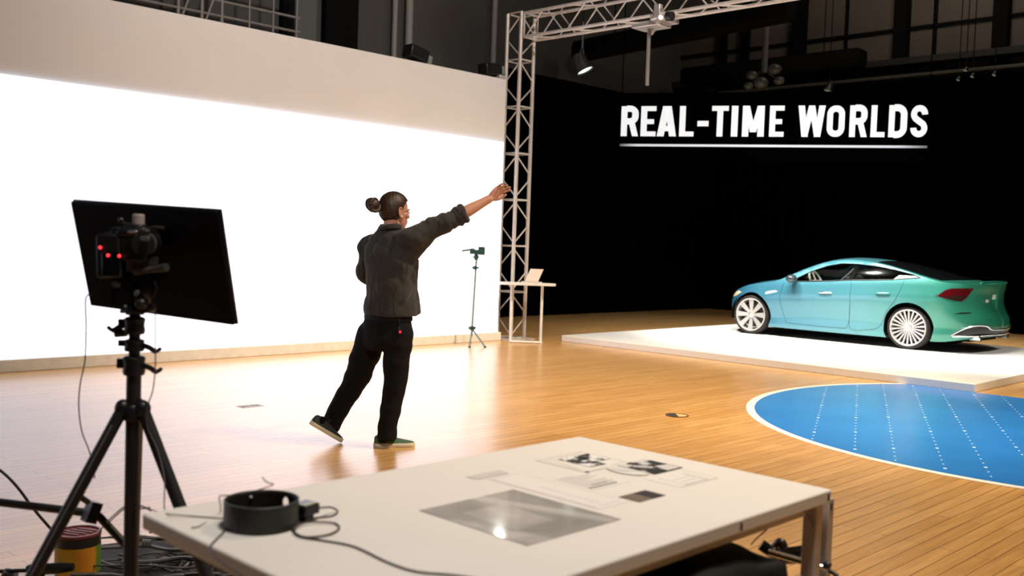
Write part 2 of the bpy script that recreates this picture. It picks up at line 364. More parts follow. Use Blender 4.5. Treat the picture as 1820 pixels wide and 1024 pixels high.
# ------------------------------------------------------------------ lettering on its sign
def letters():
    H, S, T = 55.0, 10.4, 8.6
    def rect(x0, y0, x1, y1): return [(x0, y0), (x1, y0), (x1, y1), (x0, y1)]
    def diag(x0, y0, x1, y1, s): return [(x0, y0), (x0 + s, y0), (x1 + s, y1), (x1, y1)]
    def path(pts, w):                          # thick open path as quads
        out = []; n = len(pts); L = []; Rr = []
        for i in range(n):
            a = V(pts[max(i - 1, 0)]); b = V(pts[min(i + 1, n - 1)]); d = (b - a).normalized(); nn = V((-d.y, d.x))
            k = w / 2
            if isinstance(w, (list, tuple)): k = w[i] / 2
            L.append(V(pts[i]) + nn * k); Rr.append(V(pts[i]) - nn * k)
        for i in range(n - 1): out.append([L[i], Rr[i], Rr[i + 1], L[i + 1]])
        return out
    def arc(cx, cy, rx, ry, a0, a1, n=10): return [(cx + rx * cos(radians(a0 + (a1 - a0) * i / n)), cy + ry * sin(radians(a0 + (a1 - a0) * i / n))) for i in range(n + 1)]
    def bowl(x0, x1, y0, y1, r):               # right-hand bowl centre line
        return [(x0, y1)] + arc(x1 - r, y1 - r, r, r, 90, 0) + arc(x1 - r, y0 + r, r, r, 0, -90) + [(x0, y0)]
    h = T / 2; q = S / 2
    def R(w): return [rect(0, 0, S, H)] + path(bowl(S - 1, w - q - .5, 23 + h, H - h, 9.5), 11) + [diag(w - S, 0, w * .47 - 1, 26, S)]
    def E(w): return [rect(0, 0, S, H), rect(S, 0, w, T), rect(S, H - T, w, H), rect(S, 22.5, w - 3.5, 22.5 + T)]
    def A(w): return [diag(0, 0, w / 2 - 7.5, H, 12), diag(w - 12, 0, w / 2 - 4.5, H, 12), rect(8, 9.5, w - 8, 19)]
    def Lt(w): return [rect(0, 0, S, H), rect(S, 0, w, T)]
    def dash(w): return [rect(0, 18.5, w, 28)]
    def Tt(w): return [rect(w / 2 - q, 0, w / 2 + q, H - T), rect(0, H - T, w, H)]
    def I(w): return [rect(0, 0, w, H)]
    def M(w): return [rect(0, 0, 11.5, H), rect(w - 11.5, 0, w, H), diag(w / 2 - 5.5, 8, 2, H, 10.5), diag(w / 2 - 5, 8, w - 12.5, H, 10.5)]
    def W(w): return [diag(7.5, 0, 0, H, 11.5), diag(7.5, 0, w / 2 - 5.5, H, 10.5), diag(w - 18.5, 0, w / 2 - 5, H, 10.5), diag(w - 19, 0, w - 11.5, H, 11.5)]
    def O(w):
        c = arc(w - 15.5, H - 15.5, 9.5, 10, 0, 90) + arc(15.5, H - 15.5, 9.5, 10, 90, 180) + arc(15.5, 15.5, 9.5, 10, 180, 270) + arc(w - 15.5, 15.5, 9.5, 10, 270, 360)
        return path(c + [c[0], c[1]], 10.6)
    def D(w): return [rect(0, 0, S, H)] + path(bowl(S - 1, w - q, h, H - h, 12), 11.5)
    def Sx(w):
        c = [(w - 6.2, 39)] + arc(w / 2, H - 15.5, w / 2 - 6.2, 10.2, 10, 180, 14) + [(6.6, 36.5), (9, 32.5), (w / 2, 27.3), (w - 9, 22.5), (w - 6.6, 18)] + arc(w / 2, 15.5, w / 2 - 6.2, 10.2, 0, -170, 14) + [(6.2, 16)]
        return path(c, 10.4)
    return [(R, 1104.5, 30.5), (E, 1139.5, 26.5), (A, 1168.5, 34), (Lt, 1208, 25.5), (dash, 1240, 19.5), (Tt, 1265, 29.5), (I, 1300, 11.5), (M, 1319.5, 39),
            (E, 1367.7, 26), (W, 1418, 48.5), (O, 1469, 33), (R, 1510, 31.5), (Lt, 1548, 25), (D, 1579.5, 32), (Sx, 1617.5, 32)]
SL, SR = V((14.27, 11.32, 0)), V((16.742, 6.775, 0))
su = (SR - SL).normalized(); sn = V((su.y, -su.x, 0))
if sn.dot(FWD) > 0: sn = -sn
sw = (SR - SL).length
sg = thing('stage_sign', 'white capital lettering REAL-TIME WORLDS with an underline, on a black panel behind the car', 'sign', SL + su * sw / 2)
bk = MB().extr([(-.15, 3.0), (sw + .15, 3.0), (sw + .15, 4.2), (-.15, 4.2)], SL, su, Z1, -sn, .04)
VOID = mat('dead black cloth', (.0006, .0006, .0006), 1.0, spec=0.0)
put('panel', bk, VOID, sg, smooth=False)
for k in (.0, sw): put('hanging_cable', MB().cyl(SL + su * k - sn * .02 + Z1 * 4.15, SL + su * k - sn * .02 + Z1 * 9.99, .008, n=8), VOID, sg)
LETTER = mat('lit white lettering', (.2, .2, .2), .5, emit=(1, 1, 1), estr=.84, var=.01)
for fn, x, w in letters():
    # along the sign the camera sees equal pixel steps widen slightly with distance: survey each letter edge on the sign's plane
    def ray(px):
        r = RIGHT * (px - 910) + UP * (512 - 216) + FWD * FPX
        den = r.dot(sn); t = (SL - CAM).dot(sn) / den; return ((CAM + r * t) - SL).dot(su)
    x0, x1 = ray(x), ray(x + w); mb = MB()
    for poly in fn(w):
        mb.extr([(x0 + p[0] / w * (x1 - x0), 3.425 + p[1] / 55 * .533) for p in poly], SL + sn * .001, su, Z1, sn, .03)
    put('letter', mb, LETTER, sg, smooth=False)
def fade_mat():
    m = bpy.data.materials.new('fading white line'); m.use_nodes = True; nt = m.node_tree; b = nt.nodes['Principled BSDF']; L = nt.links.new
    tc = nt.nodes.new('ShaderNodeTexCoord'); sp = nt.nodes.new('ShaderNodeSeparateXYZ'); L(tc.outputs['Generated'], sp.inputs[0])
    rp = nt.nodes.new('ShaderNodeValToRGB'); e = rp.color_ramp.elements; e[0].color = (.1, .1, .1, 1); e[1].color = (.06, .06, .06, 1)
    x = e.new(.06); x.color = (.75, .75, .75, 1); x = e.new(.5); x.color = (1, 1, 1, 1); x = e.new(.9); x.color = (.8, .78, .84, 1)
    L(sp.outputs['X'], rp.inputs['Fac']); L(rp.outputs['Color'], b.inputs['Emission Color']); b.inputs['Emission Strength'].default_value = .9
    b.inputs['Base Color'].default_value = (.02, .02, .02, 1); return m
put('underline', MB().extr([(0, 3.245), (sw, 3.245), (sw, 3.285), (0, 3.285)], SL + sn * .001, su, Z1, sn, .02), fade_mat(), sg, smooth=False)

# ------------------------------------------------------------------ car platform and floor markings
PLAT = mat('white stage top', (.80, .79, .765), .5, var=.02, nscale=2)
tag(put('car_platform', MB().box(((11.05 + 16.4) / 2, (3.83 + 9.72) / 2, .046), (16.4 - 11.05, 9.72 - 3.83, .09)), PLAT, smooth=False, bevel=.006),
    'low white square platform under the green car', 'platform')
CC = (9.433, 2.376); CR = 2.785
ct = thing('court_circle', 'glossy blue half-circle floor marking with a white rim, before the platform', 'floor marking', (CC[0], CC[1], 0))
XL = 11.05
def disc(r, z0, z1, xl=XL):
    a0 = math.acos(min(1, (xl - CC[0]) / r)); pts = [(CC[0] + r * cos(a0 + (2 * pi - 2 * a0) * i / 128), CC[1] + r * sin(a0 + (2 * pi - 2 * a0) * i / 128)) for i in range(129)]
    return MB().prism(pts, z0, z1)
BLUE = mat('glossy blue paint', (.030, .22, .72), .22, spec=.5, var=.08, nscale=1.5)
put('rim', disc(CR, .0005, .003), mat('white line paint', (.85, .84, .82), .45), ct, smooth=False)
put('blue_field', disc(CR - .075, .0015, .005), BLUE, ct, smooth=False)
dm = MB(); dd = V((.906, .423, 0)); dn = V((-.423, .906, 0))
for k in range(9):
    off = .29 - .29 * k - (.02 * (k % 2)); n = int(5 / .15)
    for i in range(n + 12):
        p = dd * (6 + i * .15 + .03 * k) + dn * off
        if (V((p.x - CC[0], p.y - CC[1], 0)).length < CR - .12) and p.x < XL - .03:
            r = .0085 * (1.5 if (i * 7 + k * 3) % 5 == 0 else .85)
            dm.prism([(p.x + dd.x * r * 1.7 * cos(a) + dn.x * r * sin(a), p.y + dd.y * r * 1.7 * cos(a) + dn.y * r * sin(a)) for a in [2 * pi * j / 8 for j in range(8)]], .005, .0062)
put('dotted_lines', dm, mat('white dots', (.55, .70, .90), .5, emit=(.7, .85, 1), estr=.05), ct, smooth=False)['kind'] = 'stuff'
tag(put('floor_tile', MB().prism([(11.3, 1.5), (13.2, 1.5), (13.2, 3.35), (11.3, 3.35)], .001, .012), mat('grey floor panel', (.45, .46, .47), .5), smooth=False),
    'grey floor panel beyond the platform corner at the right frame edge', 'floor panel')
fo = thing('floor_socket', 'round floor outlet with a dark half lid, set in the wood floor', 'floor outlet', (7.08, 4.88, 0))
put('ring', MB().lathe([(.085, .0), (.10, .0), (.10, .006), (.085, .006), (.085, 0)], Matrix.Translation((7.08, 4.88, 0)), 32), mat('brown ring', (.12, .06, .03), .5), fo)
a0 = radians(135 - 90 + 45)
put('lid', MB().prism([(7.08 + .085 * cos(a), 4.88 + .085 * sin(a)) for a in [radians(45 + 180 * i / 20) for i in range(21)]], 0.0005, .005), mat('dark lid', (.04, .045, .045), .5), fo, smooth=False)
put('plate', MB().prism([(7.08 + .085 * cos(a), 4.88 + .085 * sin(a)) for a in [radians(225 + 180 * i / 20) for i in range(21)]], 0.0005, .004), mat('tan lid', (.62, .40, .19), .5), fo, smooth=False)
st = thing('floor_label', 'small smudged grey sticker on the floor, left of the person', 'sticker', (4.39, 7.28, 0))
put('base', MB().box((4.39, 7.28, .001), (.20, .11, .0012)), mat('pale sticker', (.55, .5, .5), .5), st, smooth=False)
mk = MB()
for k, (x, y, w, h_) in enumerate(((-.075, 0, .02, .085), (-.045, .01, .012, .07), (-.02, -.02, .03, .02), (-.015, .025, .018, .03), (.02, 0, .014, .08), (.045, .02, .03, .018), (.05, -.02, .022, .03), (.08, 0, .012, .07))):
    mk.box((4.39 + x, 7.28 + y, .0022), (w, h_, .0008))
put('marks', mk, mat('grey print', (.16, .14, .16), .6), st, smooth=False)

# ------------------------------------------------------------------ the car (local frame: x forward, y to its left, z up from the platform)
def lerp_tab(tab, x):
    if x <= tab[0][0]: return tab[0][1]
    for (a, b), (c, d) in zip(tab, tab[1:]):
        if x <= c: return b + (d - b) * (x - a) / (c - a)
    return tab[-1][1]
def smooth_tab(tab, x):                       # monotone-ish cubic through the table
    n = len(tab)
    if x <= tab[0][0]: return tab[0][1]
    if x >= tab[-1][0]: return tab[-1][1]
    for i in range(n - 1):
        if x <= tab[i + 1][0]:
            x0, y0 = tab[i]; x1, y1 = tab[i + 1]; h = x1 - x0
            def sl(j):
                if j <= 0 or j >= n - 1: return 0 if n < 2 else ((tab[1][1] - tab[0][1]) / (tab[1][0] - tab[0][0]) if j <= 0 else (tab[-1][1] - tab[-2][1]) / (tab[-1][0] - tab[-2][0]))
                return (tab[j + 1][1] - tab[j - 1][1]) / (tab[j + 1][0] - tab[j - 1][0])
            t = (x - x0) / h; m0, m1 = sl(i) * h, sl(i + 1) * h
            return (2 * t ** 3 - 3 * t * t + 1) * y0 + (t ** 3 - 2 * t * t + t) * m0 + (-2 * t ** 3 + 3 * t * t) * y1 + (t ** 3 - t * t) * m1
CXF, CXR, HW = 1.95, -2.26, .92
WF, WR_, WRAD = 1.27, -1.30, .315
def ref_outline():
    pts = []
    a, e = .85, 2.5
    for i in range(101):
        th = pi / 2 * i / 100; pts.append((CXF - a + a * cos(th) ** (2 / e), HW * sin(th) ** (2 / e)))
    for i in range(1, 120): pts.append((CXF - a + (CXR + .60 - (CXF - a)) * i / 120, HW))
    a, e = .60, 2.5
    for i in range(101):
        th = pi / 2 * i / 100; pts.append((CXR + a - a * sin(th) ** (2 / e), HW * cos(th) ** (2 / e)))
    return pts
REF = ref_outline(); RT = [0.0]
for (x0, y0), (x1, y1) in zip(REF, REF[1:]):
    # in the wheel span the parameter runs with x so that arches stay round
    RT.append(RT[-1] + (abs(x1 - x0) if (x0 <= 1.72 and x1 >= -1.96) else sqrt((x1 - x0) ** 2 + (y1 - y0) ** 2)))
TMAX = RT[-1]
import bisect
def ref(t):
    t = max(0, min(TMAX, t)); i = min(len(RT) - 2, max(0, bisect.bisect_right(RT, t) - 1)); d = RT[i + 1] - RT[i]
    k = 0 if d < 1e-9 else (t - RT[i]) / d
    return REF[i][0] + (REF[i + 1][0] - REF[i][0]) * k, REF[i][1] + (REF[i + 1][1] - REF[i][1]) * k
def t_of_x(x):
    lo, hi = 0.0, TMAX
    for _ in range(40):
        m = (lo + hi) / 2
        if ref(m)[0] > x: lo = m
        else: hi = m
    return (lo + hi) / 2
BELT = [(-2.45, .99), (-2.0, .985), (-1.6, .985), (-1.0, .955), (-.4, .915), (.2, .865), (.7, .83), (1.1, .80), (1.5, .74), (1.8, .66), (1.95, .58)]
TOPE = [(-2.45, .985), (-2.25, .985), (-1.95, .985), (-1.72, 1.0), (-1.45, 1.055), (-1.15, 1.13), (-.8, 1.205), (-.45, 1.245), (-.15, 1.25), (.15, 1.20), (.45, 1.08), (.68, .965), (.86, .885), (1.1, .84), (1.4, .79), (1.65, .72), (1.82, .655), (1.95, .585)]
PROF = [(0, .80), (.17, .872), (.25, .888), (.33, .872), (.42, .880), (.6, .905), (.74, .921), (.80, .918), (.86, .898), (.94, .880), (1.0, .862)]
XFZ = [(.1, 1.78), (.2, 1.90), (.35, 1.95), (.55, 1.94), (.65, 1.90), (.75, 1.86), (1.3, 1.86)]
XRZ = [(.1, -2.04), (.2, -2.18), (.3, -2.28), (.48, -2.29), (.58, -2.23), (.72, -2.18), (.86, -2.19), (.95, -2.22), (1.0, -2.22), (1.3, -2.22)]
def halfw(x, z):
    B = smooth_tab(BELT, x); w = smooth_tab(PROF, min(z, B) / B)
    if z > B:
        d = z - B; w -= d * .50 + d * d * .55
    for c in (WF, WR_): w += .022 * exp(-((x - c) / .42) ** 2) * exp(-((z - .52) / .22) ** 2)
    w -= .015 * exp(-((x + .05) / .5) ** 2) * exp(-((z - .38) / .1) ** 2)
    return w - .02 * max(0, x - .6) ** 2
def body(t, z):
    rx, ry = ref(t); xf = smooth_tab(XFZ, z); xr = smooth_tab(XRZ, z); x = rx
    if rx > 1.0: x = 1.0 + (rx - 1.0) * (xf - 1.0) / (CXF - 1.0)
    if rx < -1.62: x = -1.62 + (rx + 1.62) * (xr + 1.62) / (CXR + 1.62)
    return V((x, ry / HW * halfw(rx, z), z))
def nrm(t, z):
    a = body(t + .01, z) - body(t - .01, z); b = body(t, z + .01) - body(t, z - .01); n = b.cross(a)
    if n.length < 1e-9: return V((0, 1, 0))
    n.normalize()
    rx, ry = ref(t)
    return n if n.dot(V((rx * .3, ry + .01, .0))) > 0 else -n
def inside(p, poly):
    x, y = p; c = False; n = len(poly)
    for i in range(n):
        x0, y0 = poly[i]; x1, y1 = poly[i - 1]
        if (y0 > y) != (y1 > y) and x < (x1 - x0) * (y - y0) / (y1 - y0) + x0: c = not c
    return c
def refine(poly, h):
    out = []
    for i in range(len(poly)):
        a = V(poly[i]); b = V(poly[(i + 1) % len(poly)]); n = max(1, int((b - a).length / h))
        out += [tuple(a + (b - a) * k / n) for k in range(n)]
    return out
def cdt_patch(outer, holes, h):
    """triangulate a polygon (with holes) of the (t, z) sheet on a regular lattice"""
    vs, es = [], []
    for poly in [outer] + holes:
        o = len(vs); vs += [V(p) for p in poly]; es += [(o + i, o + (i + 1) % len(poly)) for i in range(len(poly))]
    xs = [p[0] for p in outer]; ys = [p[1] for p in outer]
    bd = [V(p) for p in vs]
    x = min(xs) + h / 2; r = 0
    while x < max(xs):
        y = min(ys) + h / 2
        while y < max(ys):
            if inside((x, y), outer) and not any(inside((x, y), q) for q in holes):
                p = V((x, y))
                if all((b - p).length_squared > (h * .45) ** 2 for b in bd): vs.append(p)
            y += h
        x += h
    r = delaunay_2d_cdt(vs, es, [], 0, 1e-6)
    V2, F = r[0], r[2]; out = []
    for f in F:
        c = (sum(V2[i].x for i in f) / len(f), sum(V2[i].y for i in f) / len(f))
        if inside(c, outer) and not any(inside(c, q) for q in holes): out.append(tuple(f))
    return [(p.x, p.y) for p in V2], out
def sheet(outer, holes, h, off=0.0, sides=(1, -1)):
    mb = MB(); P, F = cdt_patch(outer, holes, h)
    for s in sides:
        vs = []
        for t, z in P:
            q = body(t, z) + (nrm(t, z) * off if off else V((0, 0, 0))); vs.append(V((q.x, q.y * s, q.z)))
        mb.add(vs, [f if s > 0 else tuple(reversed(f)) for f in F])
    return mb
X2T = lambda poly: [(t_of_x(x), z) for x, z in poly]

CAR = thing('car', 'teal green four-seat coupe parked on the low white platform', 'car', (15.12, 7.2, .091), pi / 2)
def paint():
    m = bpy.data.materials.new('teal car paint'); m.use_nodes = True; nt = m.node_tree; b = nt.nodes['Principled BSDF']; L = nt.links.new
    tc = nt.nodes.new('ShaderNodeTexCoord'); sp = nt.nodes.new('ShaderNodeSeparateXYZ'); L(tc.outputs['Object'], sp.inputs[0])
    mr = nt.nodes.new('ShaderNodeMapRange'); mr.inputs['From Min'].default_value = -2.5; mr.inputs['From Max'].default_value = 2; L(sp.outputs['X'], mr.inputs['Value'])
    rp = nt.nodes.new('ShaderNodeValToRGB'); e = rp.color_ramp.elements
    e[0].color = (.016, .19, .11, 1); e[1].color = (.035, .17, .30, 1); x = e.new(.14); x.color = (.030, .23, .16, 1); x = e.new(.42); x.color = (.070, .26, .30, 1)
    L(mr.outputs['Result'], rp.inputs['Fac']); L(rp.outputs['Color'], b.inputs['Base Color'])
    b.inputs['Metallic'].default_value = .35; b.inputs['Roughness'].default_value = .33; b.inputs['Coat Weight'].default_value = .8; b.inputs['Coat Roughness'].default_value = .08
    return m
PAINT = paint()
GLASSD = mat('dark tinted glass', (.004, .005, .005), .04, spec=.8, var=.02)
def see_glass():
    m = bpy.data.materials.new('clear side glass'); m.use_nodes = True; nt = m.node_tree; b = nt.nodes['Principled BSDF']; o = nt.nodes['Material Output']; L = nt.links.new
    tr = nt.nodes.new('ShaderNodeBsdfTransparent'); tr.inputs['Color'].default_value = (.62, .66, .64, 1)
    ns = nt.nodes.new('ShaderNodeTexNoise'); ns.inputs['Scale'].default_value = 3
    gl = nt.nodes.new('ShaderNodeBsdfGlossy'); gl.inputs['Roughness'].default_value = .05; gl.inputs['Color'].default_value = (.28, .29, .29, 1)
    fr = nt.nodes.new('ShaderNodeValue'); fr.outputs[0].default_value = .045
    mx = nt.nodes.new('ShaderNodeMixShader'); L(fr.outputs[0], mx.inputs['Fac']); L(tr.outputs[0], mx.inputs[1]); L(gl.outputs[0], mx.inputs[2]); L(mx.outputs[0], o.inputs['Surface'])
    return m
SEEGL = see_glass()

# outline of the sheet: bottom edge with both wheel arches, top edge along hood, roof rail and deck
def zlow(t):
    rx, _ = ref(t); return smooth_tab([(-2.45, .27), (-2.1, .20), (-1.8, .15), (-.9, .145), (.8, .145), (1.6, .17), (1.95, .20)], rx)
AR = .362
def bottom(th):
    pts = []
    def arch(cx, r=AR):
        a = [(cx + r * cos(q), WRAD + r * sin(q)) for q in [pi * 1.16 - (pi * 1.32) * i / 40 for i in range(41)]]
        return a
    fr = arch(WF); rr = arch(WR_)
    xs_front = [x for x in [1.95 - .0 * i for i in range(1)]]
    # front bumper bottom
    t = 0.0
    te = t_of_x(fr[-1][0]); n = int(te / .06)
    pts += [(te * i / n, zlow(te * i / n)) for i in range(n)]
    pts += [(t_of_x(x), max(z, zlow(t_of_x(x)))) for x, z in reversed(fr)]
    a, b = t_of_x(fr[0][0]), t_of_x(rr[-1][0]); n = int((b - a) / .06)
    pts += [(a + (b - a) * i / n, zlow(a + (b - a) * i / n)) for i in range(1, n)]
    pts += [(t_of_x(x), max(z, zlow(t_of_x(x)))) for x, z in reversed(rr)]
    a = t_of_x(rr[0][0]); n = int((TMAX - a) / .06)
    pts += [(a + (TMAX - a) * i / n, zlow(a + (TMAX - a) * i / n)) for i in range(1, n + 1)]
    return pts
NT = 150
TS = [TMAX * i / NT for i in range(NT + 1)]
def topz(t): return smooth_tab(TOPE, ref(t)[0])
OUT = bottom(0) + [(t, topz(t)) for t in reversed(TS)]
WIN = refine(X2T([(.60, .885), (.22, .905), (-.4, .955), (-1.0, .99), (-1.42, 1.04), (-1.30, 1.08), (-1.0, 1.135), (-.70, 1.175), (-.40, 1.195), (-.15, 1.193), (.08, 1.145), (.32, 1.05)]), .05)
shell = sheet(OUT, [WIN], .05)
CROWN = [(-2.45, .012), (-2.1, .015), (-1.8, .012), (-1.4, .004), (-.95, .012), (-.6, .035), (0, .045), (.4, .05), (.9, .045), (1.4, .06), (1.95, .02)]
PUSH = [(-2.45, 0), (-1.95, 0), (-1.65, -.12), (-1.1, -.06), (-.6, 0), (.1, .05), (.5, .14), (.85, .16), (1.1, .06), (1.4, 0), (1.95, 0)]
NS = 24
def cap_pt(t, s):
    p = body(t, topz(t)); rx = ref(t)[0]; k = 1 - abs(s) ** 2.2
    return V((p.x + smooth_tab(PUSH, rx) * k * .7, p.y * s, p.z + smooth_tab(CROWN, rx) * k * min(1, p.y / .3)))
capm = MB(); wind = MB(); reargl = MB()
def cap_grid(mb, t0, t1, s0, s1, nt, ns, off=0.0):
    vs = []
    for i in range(nt + 1):
        for j in range(ns + 1):
            t = t0 + (t1 - t0) * i / nt; s = s0 + (s1 - s0) * j / ns; p = cap_pt(t, s)
            if off:
                a = cap_pt(t + .01, s) - cap_pt(t - .01, s); b = cap_pt(t, min(1, s + .02)) - cap_pt(t, max(-1, s - .02)); n = a.cross(b).normalized()
                p = p + (n if n.z > 0 else -n) * off
            vs.append(p)
    mb.add(vs, [(i * (ns + 1) + j, i * (ns + 1) + j + 1, (i + 1) * (ns + 1) + j + 1, (i + 1) * (ns + 1) + j) for i in range(nt) for j in range(ns)])
tW0, tW1 = t_of_x(.78), t_of_x(.14)
for i in range(NT):
    if tW0 < (TS[i] + TS[i + 1]) / 2 < tW1:                     # opening of the windshield
        cap_grid(shell, TS[i], TS[i + 1], -1, -1 + 2 / NS, 1, 1); cap_grid(shell, TS[i], TS[i + 1], 1 - 2 / NS, 1, 1, 1)
    else: cap_grid(shell, TS[i], TS[i + 1], -1, 1, 1, NS)
me = shell.mesh('body_shell', fix=True)
bm = bmesh.new(); bm.from_mesh(me); bmesh.ops.remove_doubles(bm, verts=bm.verts, dist=.0008); bmesh.ops.recalc_face_normals(bm, faces=bm.faces); bm.to_mesh(me); bm.free()
body_o = put('body_shell', me, PAINT, CAR, smooth=45, world=False)
cap_grid(wind, t_of_x(.83), t_of_x(.09), -.935, .935, 14, 20, .005)
put('windshield', wind, SEEGL, CAR, world=False)
cap_grid(reargl, t_of_x(-.66), t_of_x(-1.66), -.86, .86, 18, 20, .006)
put('rear_window', reargl, GLASSD, CAR, world=False)
for s in (1, -1):
    put('side_window', sheet(WIN, [], .06, -.006, (s,)), SEEGL, CAR, world=False)
    # bright frame line round the window
    lp = [body(t, z) + nrm(t, z) * .004 for t, z in WIN]; lp = [V((p.x, p.y * s, p.z)) for p in lp]
    fm = MB(); fm.tube(lp + [lp[0]], .007, 6, caps=False); put('window_frame', fm, BLACKP, CAR, world=False)
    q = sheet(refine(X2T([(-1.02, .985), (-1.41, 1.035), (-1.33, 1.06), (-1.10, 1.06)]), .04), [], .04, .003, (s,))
    if s > 0: put('window_reflection', q, mat('painted window reflection', (.75, .74, .74), .25, coat=.5), CAR, world=False)  # pale patch painting the white reflection at the rear of the side glass
    pl = sheet(refine(X2T([(-.36, .952), (-.40, .957), (-.43, 1.19), (-.36, 1.192)]), .05), [], .05, -.014, (s,))
    put('door_pillar', pl, MATTE, CAR, world=False)
    # door outlines
    def seam(pts, r=.0035):
        c = [body(t_of_x(x), z) + nrm(t_of_x(x), z) * -.0005 for x, z in spline2(pts)]
        return MB().tube([V((p.x, p.y * s, p.z)) for p in c], r, 6)
    def spline2(pts): return [(p.x, p.y) for p in [V((a.x, a.y)) for a in spline([V((x, z, 0)) for x, z in pts], 6)]]
    SEAM = mat('dark panel gap', (.01, .05, .05), .6)
    put('door', seam([(.72, .86), (.74, .6), (.66, .30), (.60, .235), (.2, .225), (-.30, .225), (-.38, .27), (-.42, .6), (-.40, .93)]), SEAM, CAR, world=False)
    put('rear_door', seam([(-.42, .6), (-.42, .24), (-.7, .235), (-.88, .30), (-.98, .52), (-1.12, .72), (-1.2, .99)]), SEAM, CAR, world=False)
    for hx, hz, nm in ((-.02, .735, 'door_handle'), (-.92, .78, 'rear_door_handle')):
        b0 = body(t_of_x(hx), hz); pts = [body(t_of_x(hx + d), hz + d * -.06) + nrm(t_of_x(hx), hz) * e for d, e in ((.10, .002), (.07, .022), (-.07, .022), (-.10, .002))]
        hm = MB().tube([V((p.x, p.y * s, p.z)) for p in spline(pts, 4)], .013, 8)
        put(nm, hm, CHROME if nm == 'door_handle' else PAINT, CAR, world=False)
    # white, faintly glowing patch that paints a reflection on the fender
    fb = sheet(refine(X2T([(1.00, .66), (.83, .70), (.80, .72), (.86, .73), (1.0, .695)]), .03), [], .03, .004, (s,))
    put('fender_reflection', fb, mat('painted fender reflection', (.9, .9, .9), .2, emit=(1, 1, 1), estr=.15), CAR, world=False)
    # mirror
    mp = body(t_of_x(.50), .90); mm = MB(); c = V((.53, (mp.y + .13) * s, .93))
    mm.ell(c, (.085, .10, .068)); mm.cyl(c + V((0, -.05 * s, -.03)), V((.52, (mp.y - .03) * s, .87)), .03, .025)
    put('door_mirror', mm, mat('dark mirror shell', (.03, .045, .05), .3, coat=.5), CAR, world=False)
    # head and tail lamps wrap the corners
    def lamp(name, poly, m, off=.006, h=.035): return put(name, sheet(refine(poly, .03), [], h, off, (s,)), m, CAR, world=False)
    tx = t_of_x
    lamp('headlight', [(tx(1.52), .66), (tx(1.66), .585), (tx(1.82), .56), (tx(1.84), .60), (tx(1.74), .645), (tx(1.62), .685)], mat('headlight glass', (.75, .62, .45), .15, coat=1))
    tl0 = tx(-1.72)
    lamp('tail_light', [(tl0, .80), (tl0 + .10, .885), (tl0 + .17, .91), (tl0 + .50, .925), (tl0 + .44, .81), (tl0 + .36, .74), (tl0 + .24, .745), (tl0 + .10, .775)], mat('dark red lamp glass', (.055, .002, .004), .12, coat=1, emit=(1, .02, .03), estr=.012))
    lamp('tail_light_core', [(tl0 + .10, .79), (tl0 + .24, .815), (tl0 + .40, .81), (tl0 + .35, .755), (tl0 + .22, .757)], mat('black lamp core', (.02, .008, .008), .15, coat=1), .010, .03)
    lamp('reflector', [(tl0 + .20, .555), (tl0 + .46, .575), (tl0 + .46, .588), (tl0 + .3, .582)], CHROME, .004, .03)
    lamp('fuel_flap', [(tx(-1.70) + .02 * cos(a), .80 + .02 * sin(a)) for a in [2 * pi * i / 8 for i in range(8)]], SEAM, .003, .02) if s > 0 else None
for s in (1, -1):
    put('grille', sheet(refine([(.0, .30), (.38, .31), (.46, .40), (.40, .48), (.0, .50)], .04), [], .04, .006, (s,)), MATTE, CAR, world=False)
# rear bumper insert, diffuser and exhausts
tz = t_of_x(-1.90)
for s in (1, -1):
    put('bumper_insert', sheet(refine([(tz, .255), (tz + .12, .345), (tz + .3, .40), (tz + .5, .39), (tz + .62, .345), (TMAX, .335), (TMAX, .262), (tz + .3, .235)], .04), [], .04, .006, (s,)), mat('black bumper insert', (.012, .012, .013), .45), CAR, world=False)
    cp = [body(t, z) + nrm(t, z) * .008 for t, z in [(tz, .255), (tz + .12, .35), (tz + .3, .405), (tz + .5, .395), (tz + .62, .35), (TMAX, .34)]]
    put('bumper_trim', MB().tube([V((p.x, p.y * s, p.z)) for p in spline(cp, 5)], .012, 8), CHROME, CAR, world=False)
    cp = [body(t, z) + nrm(t, z) * .012 for t, z in [(tz + .02, .245), (tz + .3, .262), (tz + .55, .275), (TMAX, .275)]]
    put('bumper_lip', MB().tube([V((p.x, p.y * s, p.z)) for p in spline(cp, 5)], .016, 8), CHROME, CAR, world=False)
    put('exhaust', MB().lathe([(.035, 0), (.05, 0), (.05, .14), (.035, .14), (.035, 0)], Matrix.Translation((-2.06, .55 * s, .225)) @ Matrix.Rotation(-pi / 2, 4, 'Y'), 20), CHROME, CAR, world=False)
put('spoiler', MB().tube([V((p.x - .01, p.y, p.z + .012)) for p in [cap_pt(t_of_x(-2.17), -.93 + 1.86 * i / 24) for i in range(25)]], .016, 8), PAINT, CAR, world=False)
for k, (y, z, w, h_, nm) in enumerate(((.05, .80, .16, .07, 'badge'), (.32, .745, .10, .045, 'badge'))):
    c = body(TMAX, z); put(nm, MB().box((c.x - .004 + abs(y) * .02, y, z), (.012, w, h_)), mat('pale badge', (.8, .78, .74), .3, .4), CAR, world=False, bevel=.004)
